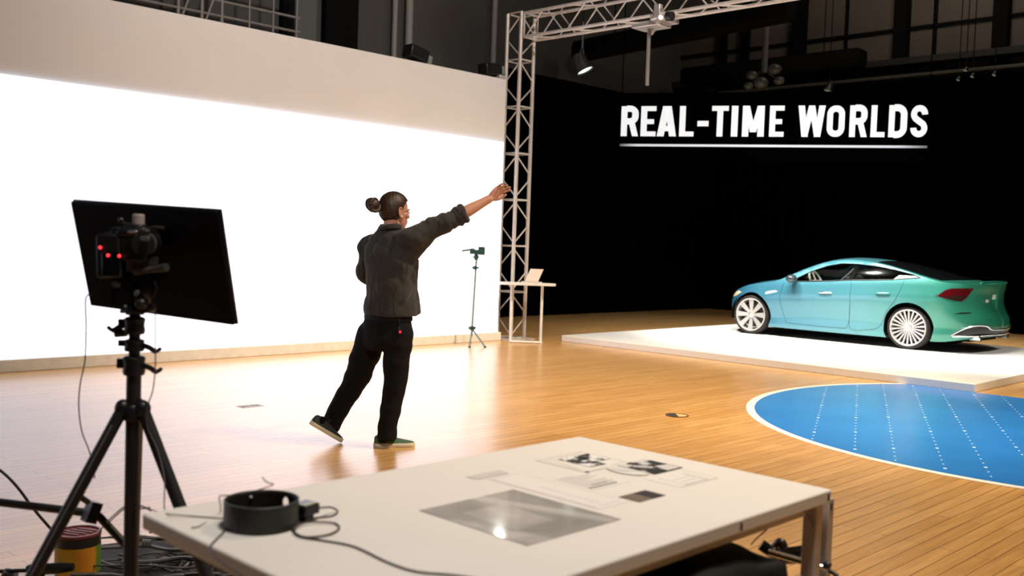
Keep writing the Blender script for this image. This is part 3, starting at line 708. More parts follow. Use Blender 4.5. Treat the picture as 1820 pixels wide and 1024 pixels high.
# underbody, wells, interior
put('underbody', MB().prism([(1.75, .55), (1.6, .72), (.9, .72), (.85, .80), (-.85, .80), (-.9, .72), (-1.85, .72), (-2.05, .5), (-2.05, -.5), (-1.85, -.72), (-.9, -.72), (-.85, -.80), (.85, -.80), (.9, -.72), (1.6, -.72), (1.75, -.55)], .16, .34), MATTE, CAR, world=False, smooth=False)
for cx in (WF, WR_):
    for s in (1, -1):
        pr = [(.0, .42), (.40, .42), (.40, .875)]
        M = Matrix.Translation((cx, 0, WRAD)) @ Matrix.Rotation(-pi / 2 * s, 4, 'X')
        w = MB(); n = 28; rs = [[M @ V((r * cos(a), r * sin(a), h_)) for a in [2 * pi * j / n for j in range(n)]] for r, h_ in ((.02, .5), (.385, .5), (.385, .84))]
        # keep only the part above the sill
        w.rings(rs, caps=False)
        w.f = [f for f in w.f if min(w.v[i].z for i in f) > .16]
        used = sorted({i for f in w.f for i in f}); ren = {i: k for k, i in enumerate(used)}; w.v = [w.v[i] for i in used]; w.f = [tuple(ren[i] for i in f) for f in w.f]
        put('wheel_well', w, MATTE, CAR, world=False)
SEATM = mat('dark seat leather', (.02, .02, .021), .55); INT = mat('dark cabin trim', (.012, .012, .012), .6)
for s in (1, -1):
    sb = MB().box((-.05, .38 * s, .50), (.52, .5, .16)).box((-.36, .38 * s, .78), (.16, .48, .56), Matrix.Rotation(radians(-14), 3, 'Y'))
    se = put('seat', sb, SEATM, CAR, world=False, bevel=.05)
    put('headrest', MB().box((-.46, .38 * s, 1.10), (.09, .27, .16)), SEATM, se, world=False, bevel=.03)
put('rear_bench', MB().box((-1.0, 0, .52), (.5, 1.3, .2)).box((-1.3, 0, .78), (.16, 1.3, .5), Matrix.Rotation(radians(-20), 3, 'Y')), SEATM, CAR, world=False, bevel=.05)
put('dashboard', MB().box((.78, 0, .72), (.34, 1.4, .26)), INT, CAR, world=False, bevel=.06)
M = Matrix.Translation((.42, .38, .90)) @ Matrix.Rotation(radians(-62), 4, 'Y')
swl = put('steering_wheel', MB().tube([M @ V((.17 * cos(a), .17 * sin(a), 0)) for a in [2 * pi * i / 28 for i in range(29)]], .018, 8, caps=False), mat('pale steering rim', (.62, .74, .66), .35), CAR, world=False)
sp_ = MB().cyl(M @ V((0, 0, .0)), M @ V((0, 0, -.22)), .03)
for a in (0, pi * .5, pi, pi * 1.5): sp_.cyl(M @ V((0, 0, 0)), M @ V((.165 * cos(a), .165 * sin(a), 0)), .016)
put('wheel_spokes', sp_, mat('pinkish spokes', (.65, .5, .46), .4), swl, world=False)
put('seat_belt', MB().tube([V((-.36, .70, 1.12)), V((-.22, .62, 1.02)), V((-.02, .58, .86))], .016, 6), mat('grey belt webbing', (.35, .36, .37), .5), CAR, world=False)
# wheels
TYRE = mat('tyre rubber', (.018, .015, .015), .7, spec=.3); RIM = mat('silver alloy', (.56, .55, .54), .32, .55, var=.02)
def wheel(cx, s, thick):
    M = Matrix.Translation((cx, .705 * s, WRAD)) @ Matrix.Rotation(-pi / 2 * s, 4, 'X')      # local z points outwards
    W = .19
    ty = put('wheel', MB().lathe([(.262, 0), (.285, 0), (.306, .02), (.314, .05), (.314, W - .05), (.306, W - .015), (.288, W), (.262, W - .004), (.262, 0)], M, 48), TYRE, CAR, world=False)
    rm = MB().lathe([(.245, .01), (.266, .01), (.266, W - .002), (.258, W + .002), (.246, W - .004), (.238, W - .03), (.238, .03), (.245, .01)], M, 48)
    n = 8 if thick else 11
    for k in range(n):
        for d in ((0,) if thick else (-.115, .115)):
            a = 2 * pi * k / n + d; b = 2 * pi * k / n + d * 1.25
            p0 = V((.04 * cos(a), .04 * sin(a), W - .03)); p1 = V((.243 * cos(b), .243 * sin(b), W - .012)); t = (p1 - p0).normalized(); u = t.cross(V((0, 0, 1))).normalized(); w0, w1 = (.022, .045) if thick else (.008, .0125)
            rs = [[M @ (p + u * (w * x) + V((0, 0, y))) for x, y in ((-1, 0), (1, 0), (.8, -.02), (-.8, -.02))] for p, w in ((p0, w0), (p1, w1))]
            rm.rings(rs)
    put('rim', rm, RIM, ty, world=False, smooth=30)
    put('hub_cap', MB().lathe([(0, W - .05), (.052, W - .05), (.05, W - .018), (.03, W - .010), (0, W - .009)], M, 24), RIM, ty, world=False)
    put('brake_disc', MB().lathe([(.05, .06), (.20, .06), (.20, .075), (.05, .075), (.05, .06)], M, 32), mat('dark disc', (.10, .09, .085), .4, .6), ty, world=False)
for s in (1, -1): wheel(WF, s, True); wheel(WR_, s, False)

# ------------------------------------------------------------------ the person
HR = V((.6995, -.7146, 0)).normalized(); HA = V((.7146, .6995, 0)).normalized()   # to the photo's right / away from the camera
PD = 6.85
def pp(px, py, dd=0.0): return at(px, py, PD + dd)
foot = on_z(703, 794); PERSON = thing('person', 'person with hair bun, dark shirt and black jeans, seen from behind, arm raised', 'person', V((foot.x, foot.y, 0)))
def dirv(r, a, u=0): return (HR * r + HA * a + Z1 * u)
def limb(mb, pts, rad, n=18, sub=4, flat=None, cut=False):
    """tapering limb through pts with radii, smoothed; flat = (axis, factor) squashes the section along an axis"""
    P = spline(pts, sub); k = len(pts); R = []
    for i in range(len(P)):
        x = i / sub; j = min(int(x), k - 2); f = x - j; f = f * f * (3 - 2 * f); R.append(rad[j] + (rad[j + 1] - rad[j]) * f)
    # rounded ends
    t0 = (P[0] - P[1]).normalized(); t1 = (P[-1] - P[-2]).normalized()
    P = [P[0] + t0 * R[0] * .8, P[0] + t0 * R[0] * .5] + P; R = [R[0] * .45, R[0] * .82] + R
    if not cut: P = P + [P[-1] + t1 * R[-1] * .5, P[-1] + t1 * R[-1] * .8]; R = R + [R[-1] * .82, R[-1] * .45]
    o = len(mb.v); mb.tube(P, R, n)
    if flat:
        ax, fc = flat; ax = ax.normalized()
        for q in range(len(P)):
            for j in range(n):
                d = mb.v[o + q * n + j] - P[q]; mb.v[o + q * n + j] = P[q] + d - ax * d.dot(ax) * (1 - fc)
    return mb
def trunk(mb, secs, yaw):
    """stack of oval sections: (centre, half width, half depth[, yaw])"""
    rs = []; n = 36
    for c, w, d, y in secs:
        r = dirv(cos(y), -sin(y)); f = dirv(sin(y), cos(y))
        rs.append([c + r * (w * abs(cos(q)) ** .85 * (1 if cos(q) > 0 else -1)) + f * (d * abs(sin(q)) ** .85 * (1 if sin(q) > 0 else -1)) for q in [2 * pi * j / n for j in range(n)]])
    return mb.rings(rs)
YT = radians(42)
R_SH, L_SH = pp(733, 424, -.13), pp(657, 436, .13)
R_EL, R_WR = pp(806, 389, -.10), pp(871, 353, -.04)
L_EL, L_WR = pp(646, 486, .10), pp(675, 515, .33)
NECK0, NECK1 = pp(694, 412, .0), pp(699, 388, .03)
HC = pp(703, 376, .045)
R_HIP, L_HIP = pp(708, 592, -.05), pp(664, 592, .08)
R_KN, R_AN = pp(702, 684, -.04), pp(687, 770, -.04)
L_KN, L_AN = pp(632, 676, .14), pp(589, 752, .13)
SKIN = mat('skin', (.60, .30, .20), .5, spec=.35, var=.06, nscale=25)
yh = radians(35)
F = dirv(cos(yh), sin(yh), -.02).normalized(); U0 = dirv(.05, 0, 1).normalized(); RR_ = F.cross(U0).normalized(); U0 = RR_.cross(F).normalized()
def hp(f, r, u): return HC + (F * f + RR_ * r + U0 * u) * 1.03
HM = Matrix((F, RR_, U0)).transposed()
b = MB()
b.ell(hp(-.012, 0, .030), (.098, .076, .088), HM); b.ell(hp(.022, 0, -.035), (.070, .060, .085), HM); b.ell(hp(.050, 0, -.092), (.034, .032, .025), HM)
b.ell(hp(.074, 0, .012), (.016, .050, .014), HM)
limb(b, [hp(.084, 0, .008), hp(.098, 0, -.022), hp(.101, 0, -.034)], [.007, .009, .011], 10)
for s in (1, -1): b.ell(hp(.095, .010 * s, -.036), (.009, .008, .007), HM, 10, 8); b.ell(hp(.058, .044 * s, -.022), (.022, .018, .018), HM)
b.ell(hp(.082, 0, -.064), (.013, .024, .007), HM, 12, 8); b.ell(hp(.080, 0, -.077), (.013, .021, .008), HM, 12, 8)
for s in (1, -1):
    ec = hp(-.004, .077 * s, -.006)
    ev = [ec + (F * (.021 * cos(a) - .007 * sin(a)) + U0 * (.035 * sin(a)) + RR_ * s * (.013 - .006 * cos(a))) for a in [2 * pi * i / 20 for i in range(21)]]
    b.tube(ev, .0055, 8, caps=False); b.ell(ec + RR_ * s * .003, (.019, .008, .032), HM, 12, 8); b.ell(ec + RR_ * s * .008 - U0 * .030 + F * .004, (.009, .007, .010), HM, 10, 8)
limb(b, [pp(688, 432, .0), NECK0, hp(-.025, 0, -.06)], [.062, .056, .054])
trunk(b, [(pp(690, 602, .02), .145, .10, YT), (pp(691, 580, .02), .16, .11, YT), (pp(693, 550, 0), .14, .10, YT), (pp(695, 500, 0), .15, .105, YT), (pp(694, 455, 0), .17, .11, YT), (pp(693, 430, 0), .16, .085, YT), (pp(693, 418, .0), .09, .06, YT)], YT)
limb(b, [pp(712, 430, -.06), R_SH, (R_SH + R_EL) / 2, R_EL, R_EL.lerp(R_WR, .35), R_WR.lerp(R_EL, .12), R_WR], [.06, .058, .046, .040, .042, .030, .027])
limb(b, [pp(675, 434, .06), L_SH, (L_SH + L_EL) / 2, L_EL, L_EL.lerp(L_WR, .35), L_WR.lerp(L_EL, .12), L_WR], [.06, .056, .046, .040, .040, .030, .027])
limb(b, [R_HIP, R_HIP.lerp(R_KN, .5), R_KN, R_KN.lerp(R_AN, .3), R_AN, R_AN - Z1 * .01], [.085, .072, .052, .052, .034, .030])
limb(b, [L_HIP, L_HIP.lerp(L_KN, .5), L_KN, L_KN.lerp(L_AN, .3), L_AN, L_AN + dirv(.0, .0, -.005)], [.085, .072, .052, .052, .034, .030])
def hand(b, wr, kn_dir, nrm_, thumb_side, curls, spread, L=.098):
    """palm leaving the wrist along kn_dir, palm normal nrm_ (towards the palm side), fingers curling towards nrm_"""
    k = kn_dir.normalized(); n = (nrm_ - k * nrm_.dot(k)).normalized(); s = k.cross(n).normalized() * thumb_side      # s points to the thumb side: +1 right hand, -1 left
    rs = []
    for t, w, h_ in ((-.02, .024, .022), (.0, .026, .020), (.03, .036, .0175), (.06, .041, .0155), (.083, .041, .013), (.094, .036, .010)):
        rs.append([wr + k * t + s * (w * cos(q)) + n * (h_ * sin(q)) for q in [2 * pi * j / 20 for j in range(20)]])
    b.rings(rs)
    for i, (off, ln, rad) in enumerate(((.030, .072, .0088), (.010, .082, .0090), (-.011, .075, .0086), (-.030, .058, .0076))):
        c = curls[i]; p = wr + k * .082 + s * off; d = (k + s * spread[i]).normalized(); pts = [p - d * .02, p]; a = c * .3
        for j, fr in enumerate((.45, .32, .25)):
            a += c; dd = d * cos(a) + n * sin(a); p = p + dd * ln * fr; pts.append(p)
        limb(b, pts, [rad, rad * 1.05, rad, rad * .92, rad * .78], 10, 3)
    t0 = wr + k * .022 + s * .024 + n * .004; d1 = (k * .80 + s * .48 + n * .30).normalized(); d2 = (k * .93 + s * .12 + n * .25).normalized(); d3 = (k * .98 + s * .02 + n * .2).normalized()
    limb(b, [t0 - d1 * .01, t0 + d1 * .034, t0 + d1 * .034 + d2 * .030, t0 + d1 * .034 + d2 * .030 + d3 * .024], [.015, .0125, .0105, .0085], 10, 3)
kd = (pp(890, 330, 0) - R_WR); hand(b, R_WR, dirv(.70, .2, .68), dirv(.45, -.80, -.35), 1, [.20, .25, .28, .30], [.16, .05, -.06, -.20])
hand(b, L_WR, (L_WR - L_EL), dirv(-.5, .2, -.6), -1, [.4, .45, .5, .5], [.1, .02, -.05, -.12])
put('body', voxelize(b, .0048, 3, .5), SKIN, PERSON, smooth='all')
# eyes and brows
for s in (1, -1):
    put('eye', MB().ell(hp(.078, .031 * s, -.004), (.012, .013, .012), HM), mat('eye white', (.7, .68, .66), .2), PERSON)
    put('eyebrow', limb(MB(), [hp(.088, .016 * s, .017), hp(.087, .034 * s, .022), hp(.074, .050 * s, .016)], [.003, .004, .003], 8), mat('dark hair', (.022, .013, .009), .5), PERSON)
GL = MB()
for s in (1, -1):
    GL.tube([hp(.103 - .10 * abs(.035 * s + .022 * cos(a)) ** 1.5, .034 * s + .023 * cos(a), -.004 + .017 * sin(a)) for a in [2 * pi * i / 20 for i in range(21)]], .0013, 6, caps=False)
    GL.tube([hp(.085, .058 * s, .0), hp(.05, .074 * s, .001), hp(.0, .082 * s, .004)], .0013, 6)
GL.tube([hp(.106, -.012, .002), hp(.106, .012, .002)], .0013, 6)
put('glasses', GL, BLACKM, PERSON)
# hair: cap over the skull with hairline, then a bun
HAIR = bpy.data.materials.new('brown hair'); HAIR.use_nodes = True
def hair_nodes(m):
    nt = m.node_tree; q = nt.nodes['Principled BSDF']; L = nt.links.new
    tc = nt.nodes.new('ShaderNodeTexCoord'); mp = nt.nodes.new('ShaderNodeMapping'); mp.inputs['Scale'].default_value = (40, 40, 130); L(tc.outputs['Object'], mp.inputs['Vector'])
    ns = nt.nodes.new('ShaderNodeTexNoise'); ns.inputs['Scale'].default_value = 2; ns.inputs['Detail'].default_value = 5; L(mp.outputs['Vector'], ns.inputs['Vector'])
    rp = nt.nodes.new('ShaderNodeValToRGB'); rp.color_ramp.elements[0].color = (.010, .006, .004, 1); rp.color_ramp.elements[1].color = (.075, .04, .024, 1); L(ns.outputs['Fac'], rp.inputs['Fac']); L(rp.outputs['Color'], q.inputs['Base Color'])
    bp = nt.nodes.new('ShaderNodeBump'); bp.inputs['Strength'].default_value = .5; bp.inputs['Distance'].default_value = .004; L(ns.outputs['Fac'], bp.inputs['Height']); L(bp.outputs['Normal'], q.inputs['Normal'])
    q.inputs['Roughness'].default_value = .42
hair_nodes(HAIR)
hm = MB(); nu, nv = 64, 40; grid = []
for i in range(nv + 1):
    row = []
    for j in range(nu):
        th = pi * i / nv; ph = 2 * pi * j / nu
        d = V((sin(th) * cos(ph), sin(th) * sin(ph), cos(th)))
        lat = d.z; back = -d.x
        thick = .010 + .006 * max(0, lat) + .004 * max(0, back) - .006 * max(0, d.x)
        r = V((.098 + thick, .076 + thick * .8, .088 + thick + (.02 if lat < 0 else 0)))
        nz = .0015 * sin(ph * 23 + th * 5)
        p = hp(-.012 + d.x * (r.x + nz) - .012 * max(0, -lat) * max(0, back), d.y * (r.y + nz), .030 + d.z * (r.z + nz))
        row.append((p, d, -.012 + d.x * r.x, .030 + d.z * r.z))
    grid.append(row)
idx = {}
for i in range(nv + 1):
    for j in range(nu): idx[(i, j)] = len(hm.v); hm.v.append(grid[i][j][0])
def keep(f, u):                              # f forward, u up (metres from the head centre)
    if f > .052: return u > .072
    if f > .018: return u > .072 - (.052 - f) * 1.0
    if f > .008: return u > .0
    return u > -.075 + max(0, (f + .05)) * .6
for i in range(nv):
    for j in range(nu):
        q = [(i, j), (i, (j + 1) % nu), (i + 1, (j + 1) % nu), (i + 1, j)]
        f = sum(grid[a][c][2] for a, c in q) / 4; u = sum(grid[a][c][3] for a, c in q) / 4
        if keep(f, u): hm.f.append(tuple(idx[a] for a in q))
me = hm.mesh('hair'); bm = bmesh.new(); bm.from_mesh(me); bmesh.ops.remove_doubles(bm, verts=bm.verts, dist=.0005); bmesh.ops.delete(bm, geom=[v for v in bm.verts if not v.link_faces], context='VERTS'); bm.to_mesh(me); bm.free()
ho = put('hair', me, HAIR, PERSON, smooth='all')
bun = MB(); BC = hp(-.168, .0, .032); bun.ell(BC, (.044, .044, .046), HM, 28, 18); limb(bun, [hp(-.095, 0, .04), hp(-.125, 0, .037), hp(-.15, 0, .034)], [.030, .017, .024], 14)
for a in range(5): bun.tube(spline([BC + (F * -.042 * cos(a + k * 1.0) + U0 * .043 * sin(a + k * 1.0) + RR_ * .036 * cos(a * 1.7 + k * .7)) for k in range(5)], 4), .011, 8)
limb(bun, [BC - F * .03 - U0 * .005, BC - F * .055 - U0 * .003], [.006, .001], 6)
put('hair_bun', voxelize(bun, .003, 2), HAIR, PERSON, smooth='all')
put('hair_tie', MB().tube([hp(-.128, .018 * cos(a), .037 + .018 * sin(a)) for a in [2 * pi * i / 16 for i in range(17)]], .006, 8, caps=False), MATTE, PERSON)
# shirt
def fabric(name, col, rough, s1, b1, sheen):
    m = mat(name, col, rough, var=.25, nscale=3, sheen=sheen, spec=.25); nt = m.node_tree; q = nt.nodes['Principled BSDF']; L = nt.links.new
    tc = nt.nodes.new('ShaderNodeTexCoord'); mp = nt.nodes.new('ShaderNodeMapping'); mp.inputs['Rotation'].default_value = (.5, .4, .6); mp.inputs['Scale'].default_value = (1, 2.6, 1); L(tc.outputs['Object'], mp.inputs['Vector'])
    ns = nt.nodes.new('ShaderNodeTexNoise'); ns.inputs['Scale'].default_value = s1; ns.inputs['Detail'].default_value = 2; ns.inputs['Distortion'].default_value = .8; L(mp.outputs['Vector'], ns.inputs['Vector'])
    bp = nt.nodes.new('ShaderNodeBump'); bp.inputs['Strength'].default_value = b1; bp.inputs['Distance'].default_value = .02; L(ns.outputs['Fac'], bp.inputs['Height']); L(bp.outputs['Normal'], q.inputs['Normal']); return m
SHIRT = fabric('charcoal shirt cloth', (.038, .0365, .034), .85, 6, .9, .12); JEAN = fabric('black denim', (.0035, .0035, .004), .9, 7, .4, .0)
def wrinkle(me, amp, seeds, lo=None):
    from mathutils import noise
    for v in me.vertices:
        c = v.co; n = v.normal; h_ = 0
        for k, (ax, fq) in enumerate(seeds):
            x = c.dot(ax) * fq + 2.2 * noise.noise(c * 3.1 + V((k * 7, 0, 0))); h_ += max(-.4, sin(x)) * (noise.noise(c * 4.3 + V((0, k * 5, 3))) + .35)
        v.co = c + n * h_ * amp
    return me
sh = MB()
trunk(sh, [(pp(694, 560, 0), .194, .148, YT), (pp(694, 552, 0), .196, .15, YT), (pp(695, 525, 0), .186, .148, YT), (pp(696, 490, 0), .190, .150, YT), (pp(695, 462, 0), .205, .150, YT), (pp(693, 440, .01), .205, .128, YT), (pp(692, 424, .01), .165, .098, YT), (pp(693, 411, .01), .088, .077, YT), (pp(695, 400, .01), .066, .066, YT)], YT)
limb(sh, [pp(708, 436, -.04), R_SH + Z1 * -.004, R_SH.lerp(R_EL, .5), R_EL, R_EL.lerp(R_WR, .16)], [.085, .083, .070, .060, .058], 24)
limb(sh, [pp(722, 455, -.1), R_SH.lerp(R_EL, .42) - Z1 * .03], [.07, .05])
limb(sh, [pp(680, 438, .05), L_SH - Z1 * .01, L_SH.lerp(L_EL, .5), L_EL, L_EL.lerp(L_WR, .35)], [.085, .078, .060, .050, .048], 24)
# folds pulled across the back from the raised arm
SECS = [(560, 694, .194, .148), (525, 695, .186, .148), (490, 696, .190, .150), (462, 695, .205, .150), (440, 693, .205, .128), (424, 692, .165, .098)]
def back_pt(px, py, off=0.0, secs=None):
    secs = secs or SECS
    for (y0, c0, w0, d0), (y1, c1, w1, d1) in zip(secs, secs[1:]):
        if y1 <= py <= y0:
            k = (y0 - py) / (y0 - y1); c, w, d = c0 + (c1 - c0) * k, w0 + (w1 - w0) * k, d0 + (d1 - d0) * k; break
    lat = (px - c) / FPX * PD; best = None
    for i in range(180):
        q = 2 * pi * i / 180; l = w * cos(YT) * cos(q) + d * sin(YT) * sin(q); dp = -w * sin(YT) * cos(q) + d * cos(YT) * sin(q)
        if dp < .02 and (best is None or abs(l - lat) < best[0]): best = (abs(l - lat), dp)
    return pp(px, py, best[1] + off)
for fold in ([(737, 468), (716, 496), (690, 526), (664, 550)], [(741, 496), (722, 526), (702, 552)], [(727, 458), (700, 478), (668, 494)], [(654, 452), (676, 470), (692, 494)], [(688, 436), (704, 452), (722, 462)], [(650, 474), (658, 504), (660, 536)], [(735, 480), (738, 515), (737, 550)], [(663, 440), (672, 452), (690, 458)], [(718, 480), (690, 503), (660, 522)]):
    fp = spline([back_pt(x, y, .004) for x, y in fold], 6); n_ = len(fp); sh.tube(fp, [.004 + .0125 * sin(pi * i / (n_ - 1)) for i in range(n_)], 8)
for t in (.28, .42, .56, .70, .84):
    c = R_SH.lerp(R_EL, t); w = (R_EL - R_SH).normalized(); u = w.cross(Z1).normalized(); v_ = w.cross(u); r0 = .082 - .022 * t
    sh.tube([c + (u * cos(a) + v_ * sin(a)) * (r0 - .006) + w * (.03 * sin(a + t * 9)) for a in [pi * .2 + pi * 1.2 * i / 16 + t * 4 for i in range(17)]], [.003 + .011 * sin(pi * i / 16) for i in range(17)], 8)
# rolled sleeve: stacked soft rings near the elbow
ax = (R_WR - R_EL).normalized()
for k, (t, r) in enumerate(((-.10, .061), (-.055, .064), (-.01, .064), (.035, .064), (.075, .062))):
    c = R_EL + ax * t if t > 0 else R_EL + (R_SH - R_EL).normalized() * -t
    w = (ax if t > 0 else (R_EL - R_SH).normalized()); u = w.cross(Z1).normalized(); v_ = w.cross(u)
    sh.tube([c + (u * cos(a) + v_ * sin(a)) * (r - .012) + w * .008 * sin(a * 2 + k) for a in [2 * pi * i / 24 for i in range(25)]], .017, 8, caps=False)
# back tail of the shirt standing off at the right hip
trunk(sh, [(pp(737, 558, -.04), .018, .05, YT), (pp(734, 530, -.04), .02, .06, YT), (pp(728, 490, -.05), .02, .06, YT)], YT)
sm = wrinkle(voxelize(sh, .0085, 3, .5), .011, [(dirv(.6, .2, 1), 30), (dirv(-.7, .3, 1.0), 24), (dirv(1, .3, .5), 38)])
put('shirt', sm, SHIRT, PERSON, smooth='all')
# collar and open front edge
cm = MB(); cpts = [NECK0 + Z1 * .026 + dirv(cos(a) * .066, sin(a) * .070, .012 * sin(a * 1 + 2.4)) for a in [2 * pi * i / 30 for i in range(31)]]
for dz, r in ((.0, .011), (.014, .010), (-.012, .013)): cm.tube([p + Z1 * dz + (p - NECK0) * (-.10 if dz > 0 else .08) for p in cpts], r, 8, caps=False)
put('collar', voxelize(cm, .005, 2), SHIRT, PERSON, smooth='all')
cu = MB(); cc0 = R_EL.lerp(R_WR, .17); u = ax.cross(Z1).normalized(); v_ = ax.cross(u)
cu.rings([[cc0 + ax * t + (u * cos(a) + v_ * sin(a)) * r for a in [2 * pi * i / 32 for i in range(32)]] for t, r in ((-.045, .056), (-.03, .064), (.02, .0625), (.034, .059), (.034, .050), (-.03, .050))], caps=False, close=True)
put('rolled_cuff', cu, SHIRT, PERSON)
# jeans
je = MB()
trunk(je, [(pp(689, 562, 0), .176, .125, YT), (pp(689, 575, 0), .182, .135, YT), (pp(688, 592, .01), .186, .142, YT), (pp(687, 612, .01), .178, .14, YT), (pp(686, 622, .01), .15, .12, YT)], YT)
limb(je, [R_HIP, R_HIP.lerp(R_KN, .5), R_KN, R_KN.lerp(R_AN, .3), R_AN.lerp(R_KN, .15), R_AN - Z1 * .045], [.108, .092, .080, .074, .066, .067], 24, cut=True)
limb(je, [L_HIP, L_HIP.lerp(L_KN, .5), L_KN, L_KN.lerp(L_AN, .3), L_AN.lerp(L_KN, .15), L_AN + (L_AN - L_KN).normalized() * .035], [.112, .100, .086, .078, .066, .066], 24, cut=True)
jm = wrinkle(voxelize(je, .0085, 9, .6), .008, [(dirv(.3, .2, 1), 42), (dirv(-.6, .3, 1.0), 33)])
put('jeans', jm, JEAN, PERSON, smooth='all')
bl = MB(); rs = []
for c, w, d in ((pp(690, 568, 0), .185, .135), (pp(690, 558.5, 0), .184, .133), (pp(690, 558.5, 0), .176, .125), (pp(690, 568, 0), .176, .125)):
    r = dirv(cos(YT), -sin(YT)); f = dirv(sin(YT), cos(YT)); rs.append([c + r * w * abs(cos(q)) ** .85 * (1 if cos(q) > 0 else -1) + f * d * abs(sin(q)) ** .85 * (1 if sin(q) > 0 else -1) for q in [2 * pi * j / 40 for j in range(40)]])
bl.rings(rs, caps=False, close=True); put('belt', bl, mat('black leather', (.004, .004, .004), .7, spec=.2), PERSON)
JSEC = [(622, 686, .150, .12), (612, 687, .178, .14), (592, 688, .186, .142), (575, 689, .182, .135), (556, 689, .176, .125)]
jp = lambda x, y, o=-.006: back_pt(x, y, o, JSEC)
kf = MB().cyl(jp(709, 566, -.012), jp(711, 582, -.012), .006).box(jp(711, 584, -.012), (.02, .02, .03)); kk = put('key_holder', kf, BLACKP, PERSON)
put('red_tag', MB().ell(jp(711, 590, -.014), (.009, .009, .011)), mat('red glowing tag', (.5, .02, .03), .4, emit=(1, .03, .06), estr=.7), kk)
put('pocket_edge', MB().tube(spline([jp(666, 576, .0), jp(671, 600, .0), jp(684, 612, .0), jp(704, 606, .0), jp(711, 594, .0)], 5), .0035, 6), JEAN, PERSON)
# shoes
def shoe(heel, toe, ank, tilt_up, upper, label):
    d = (toe - heel); L = d.length; d.normalize(); s = d.cross(tilt_up).normalized(); u = s.cross(d)
    def pt(x, y, z): return heel + d * (x * L) + s * y + u * z
    def section(prof_w, z): return [pt(x, w * sg_, z) for sg_ in (1, -1) for x, w in (prof_w if sg_ > 0 else list(reversed(prof_w)))]
    W = [(.0, .012), (.03, .028), (.12, .036), (.3, .036), (.5, .040), (.7, .048), (.85, .046), (.95, .034), (1.0, .014)]
    sm_ = MB(); sm_.rings([section([(x, w * k) for x, w in W], z) for z, k in ((.0, .9), (.006, 1.02), (.022, 1.06), (.028, 1.0))])
    so = put('shoe', sm_, mat('cream rubber sole', (.70, .66, .52), .6), PERSON, label=label)
    up = MB(); rs = []
    for x, w, z1 in ((.015, .022, .070), (.06, .032, .082), (.18, .036, .085), (.32, .037, .083), (.44, .038, .074), (.58, .041, .060), (.72, .045, .050), (.85, .042, .042), (.94, .032, .036), (.985, .015, .030)):
        rs.append([pt(x, w * cos(q) * (1 - .25 * max(0, sin(q))), .018 + (z1 - .018) * max(0, sin(q)) ** .8 - .006 * max(0, -sin(q))) for q in [2 * pi * j / 20 for j in range(20)]])
    up.rings(rs); put('shoe_upper', voxelize(up, .005, 1), upper, so, smooth='all')
    la = MB()
    for i in range(4):
        x = .40 + .075 * i; z = .084 - .013 * i; la.tube(spline([pt(x - .03, .026, z - .012), pt(x, .0, z + .004), pt(x + .02, -.026, z - .012)], 4), .0028, 6)
    la.tube(spline([pt(.38, 0, .085), pt(.40, .025, .098), pt(.36, .04, .085), pt(.38, 0, .086), pt(.40, -.03, .095), pt(.35, -.035, .082)], 4), .0025, 6)
    put('shoe_laces', la, mat('dark laces', (.02, .03, .025), .7), so)
    put('ankle_sock', limb(MB(), [pt(.2, 0, .05), ank], [.036, .036], 16), MATTE, PERSON)
GREEN = mat('green canvas', (.055, .115, .062), .8, var=.2, nscale=40); GRN2 = mat('dark green grey canvas', (.028, .04, .038), .8, var=.2, nscale=40)
h0 = on_z(664, 794.5, .0); shoe(h0, h0 + dirv(.27, .075, .0).normalized() * .285, R_AN - Z1 * .0, Z1, GREEN, 'green canvas shoe, front foot')
t1 = on_z(606, 786, .004); hl = t1 + dirv(-.158, -.10, .115).normalized() * .275; shoe(hl, t1, L_AN, dirv(.4, .1, 1), GRN2, 'dark green shoe, rear foot with raised heel')
put('earpiece_wire', MB().tube(spline([hp(-.02, .086, .0), hp(-.07, .072, -.04), hp(-.125, .02, -.035), hp(-.135, .01, -.06), hp(-.125, .01, -.12), hp(-.10, .0, -.165)], 6), .0012, 6), CABLEG, PERSON)

# ------------------------------------------------------------------ foreground: tripod, flat panel, camera
T0 = at(237, 725, 2.9); TXY = V((T0.x, T0.y, 0))
tr = thing('tripod', 'tall black tripod stand in the left foreground carrying the camera', 'tripod', TXY)
def zt(y): return at(237, y, 2.9).z
def TP(z, r=0, a=0): return TXY + HR * r + HA * a + Z1 * z
zc = zt(725)
put('column', MB().tube([TP(.06), TP(zt(650))], [.021, .021], 20), BLACKM, tr)
put('upper_column', MB().tube([TP(zt(655)), TP(zt(560))], [.016, .016], 18), BLACKM, tr)
put('foot_cap', MB().lathe([(0, .0), (.024, .0), (.03, .03), (.026, .07), (0, .075)], Matrix.Translation(TP(.0)), 20), BLACKP, tr)
cm = MB().lathe([(.0, -.025), (.03, -.025), (.034, -.012), (.034, .012), (.026, .022), (0, .024)], Matrix.Translation(TP(zc - .01)), 24)
put('collar', cm, BLACKP, tr, bevel=.002)
def clamp(z, h_, r, side):
    m = MB().lathe([(.0, -h_ / 2), (r, -h_ / 2), (r + .003, -h_ * .3), (r, .0), (r + .003, h_ * .4), (r - .004, h_ / 2), (0, h_ / 2)], Matrix.Translation(TP(z)), 20)
    m.box(TP(z + .005, -(r + .008)), (.022, .016, h_ * .5), Matrix.Rotation(-.78, 3, 'Z'))
    c = put('clamp', m, BLACKP, tr)
    a = TP(z, r * side); lv = MB().tube(spline([a, a + HR * .018 * side + Z1 * -.006, a + HR * .036 * side + Z1 * -.016, a + HR * .052 * side + Z1 * -.006], 5), [.008] * 11 + [.006] * 4 + [.004], 8)
    put('lever', lv, BLACKP, c)
clamp(zt(649), .055, .029, 1); clamp(zt(613), .035, .026, 1); clamp(zt(578), .05, .027, -1)
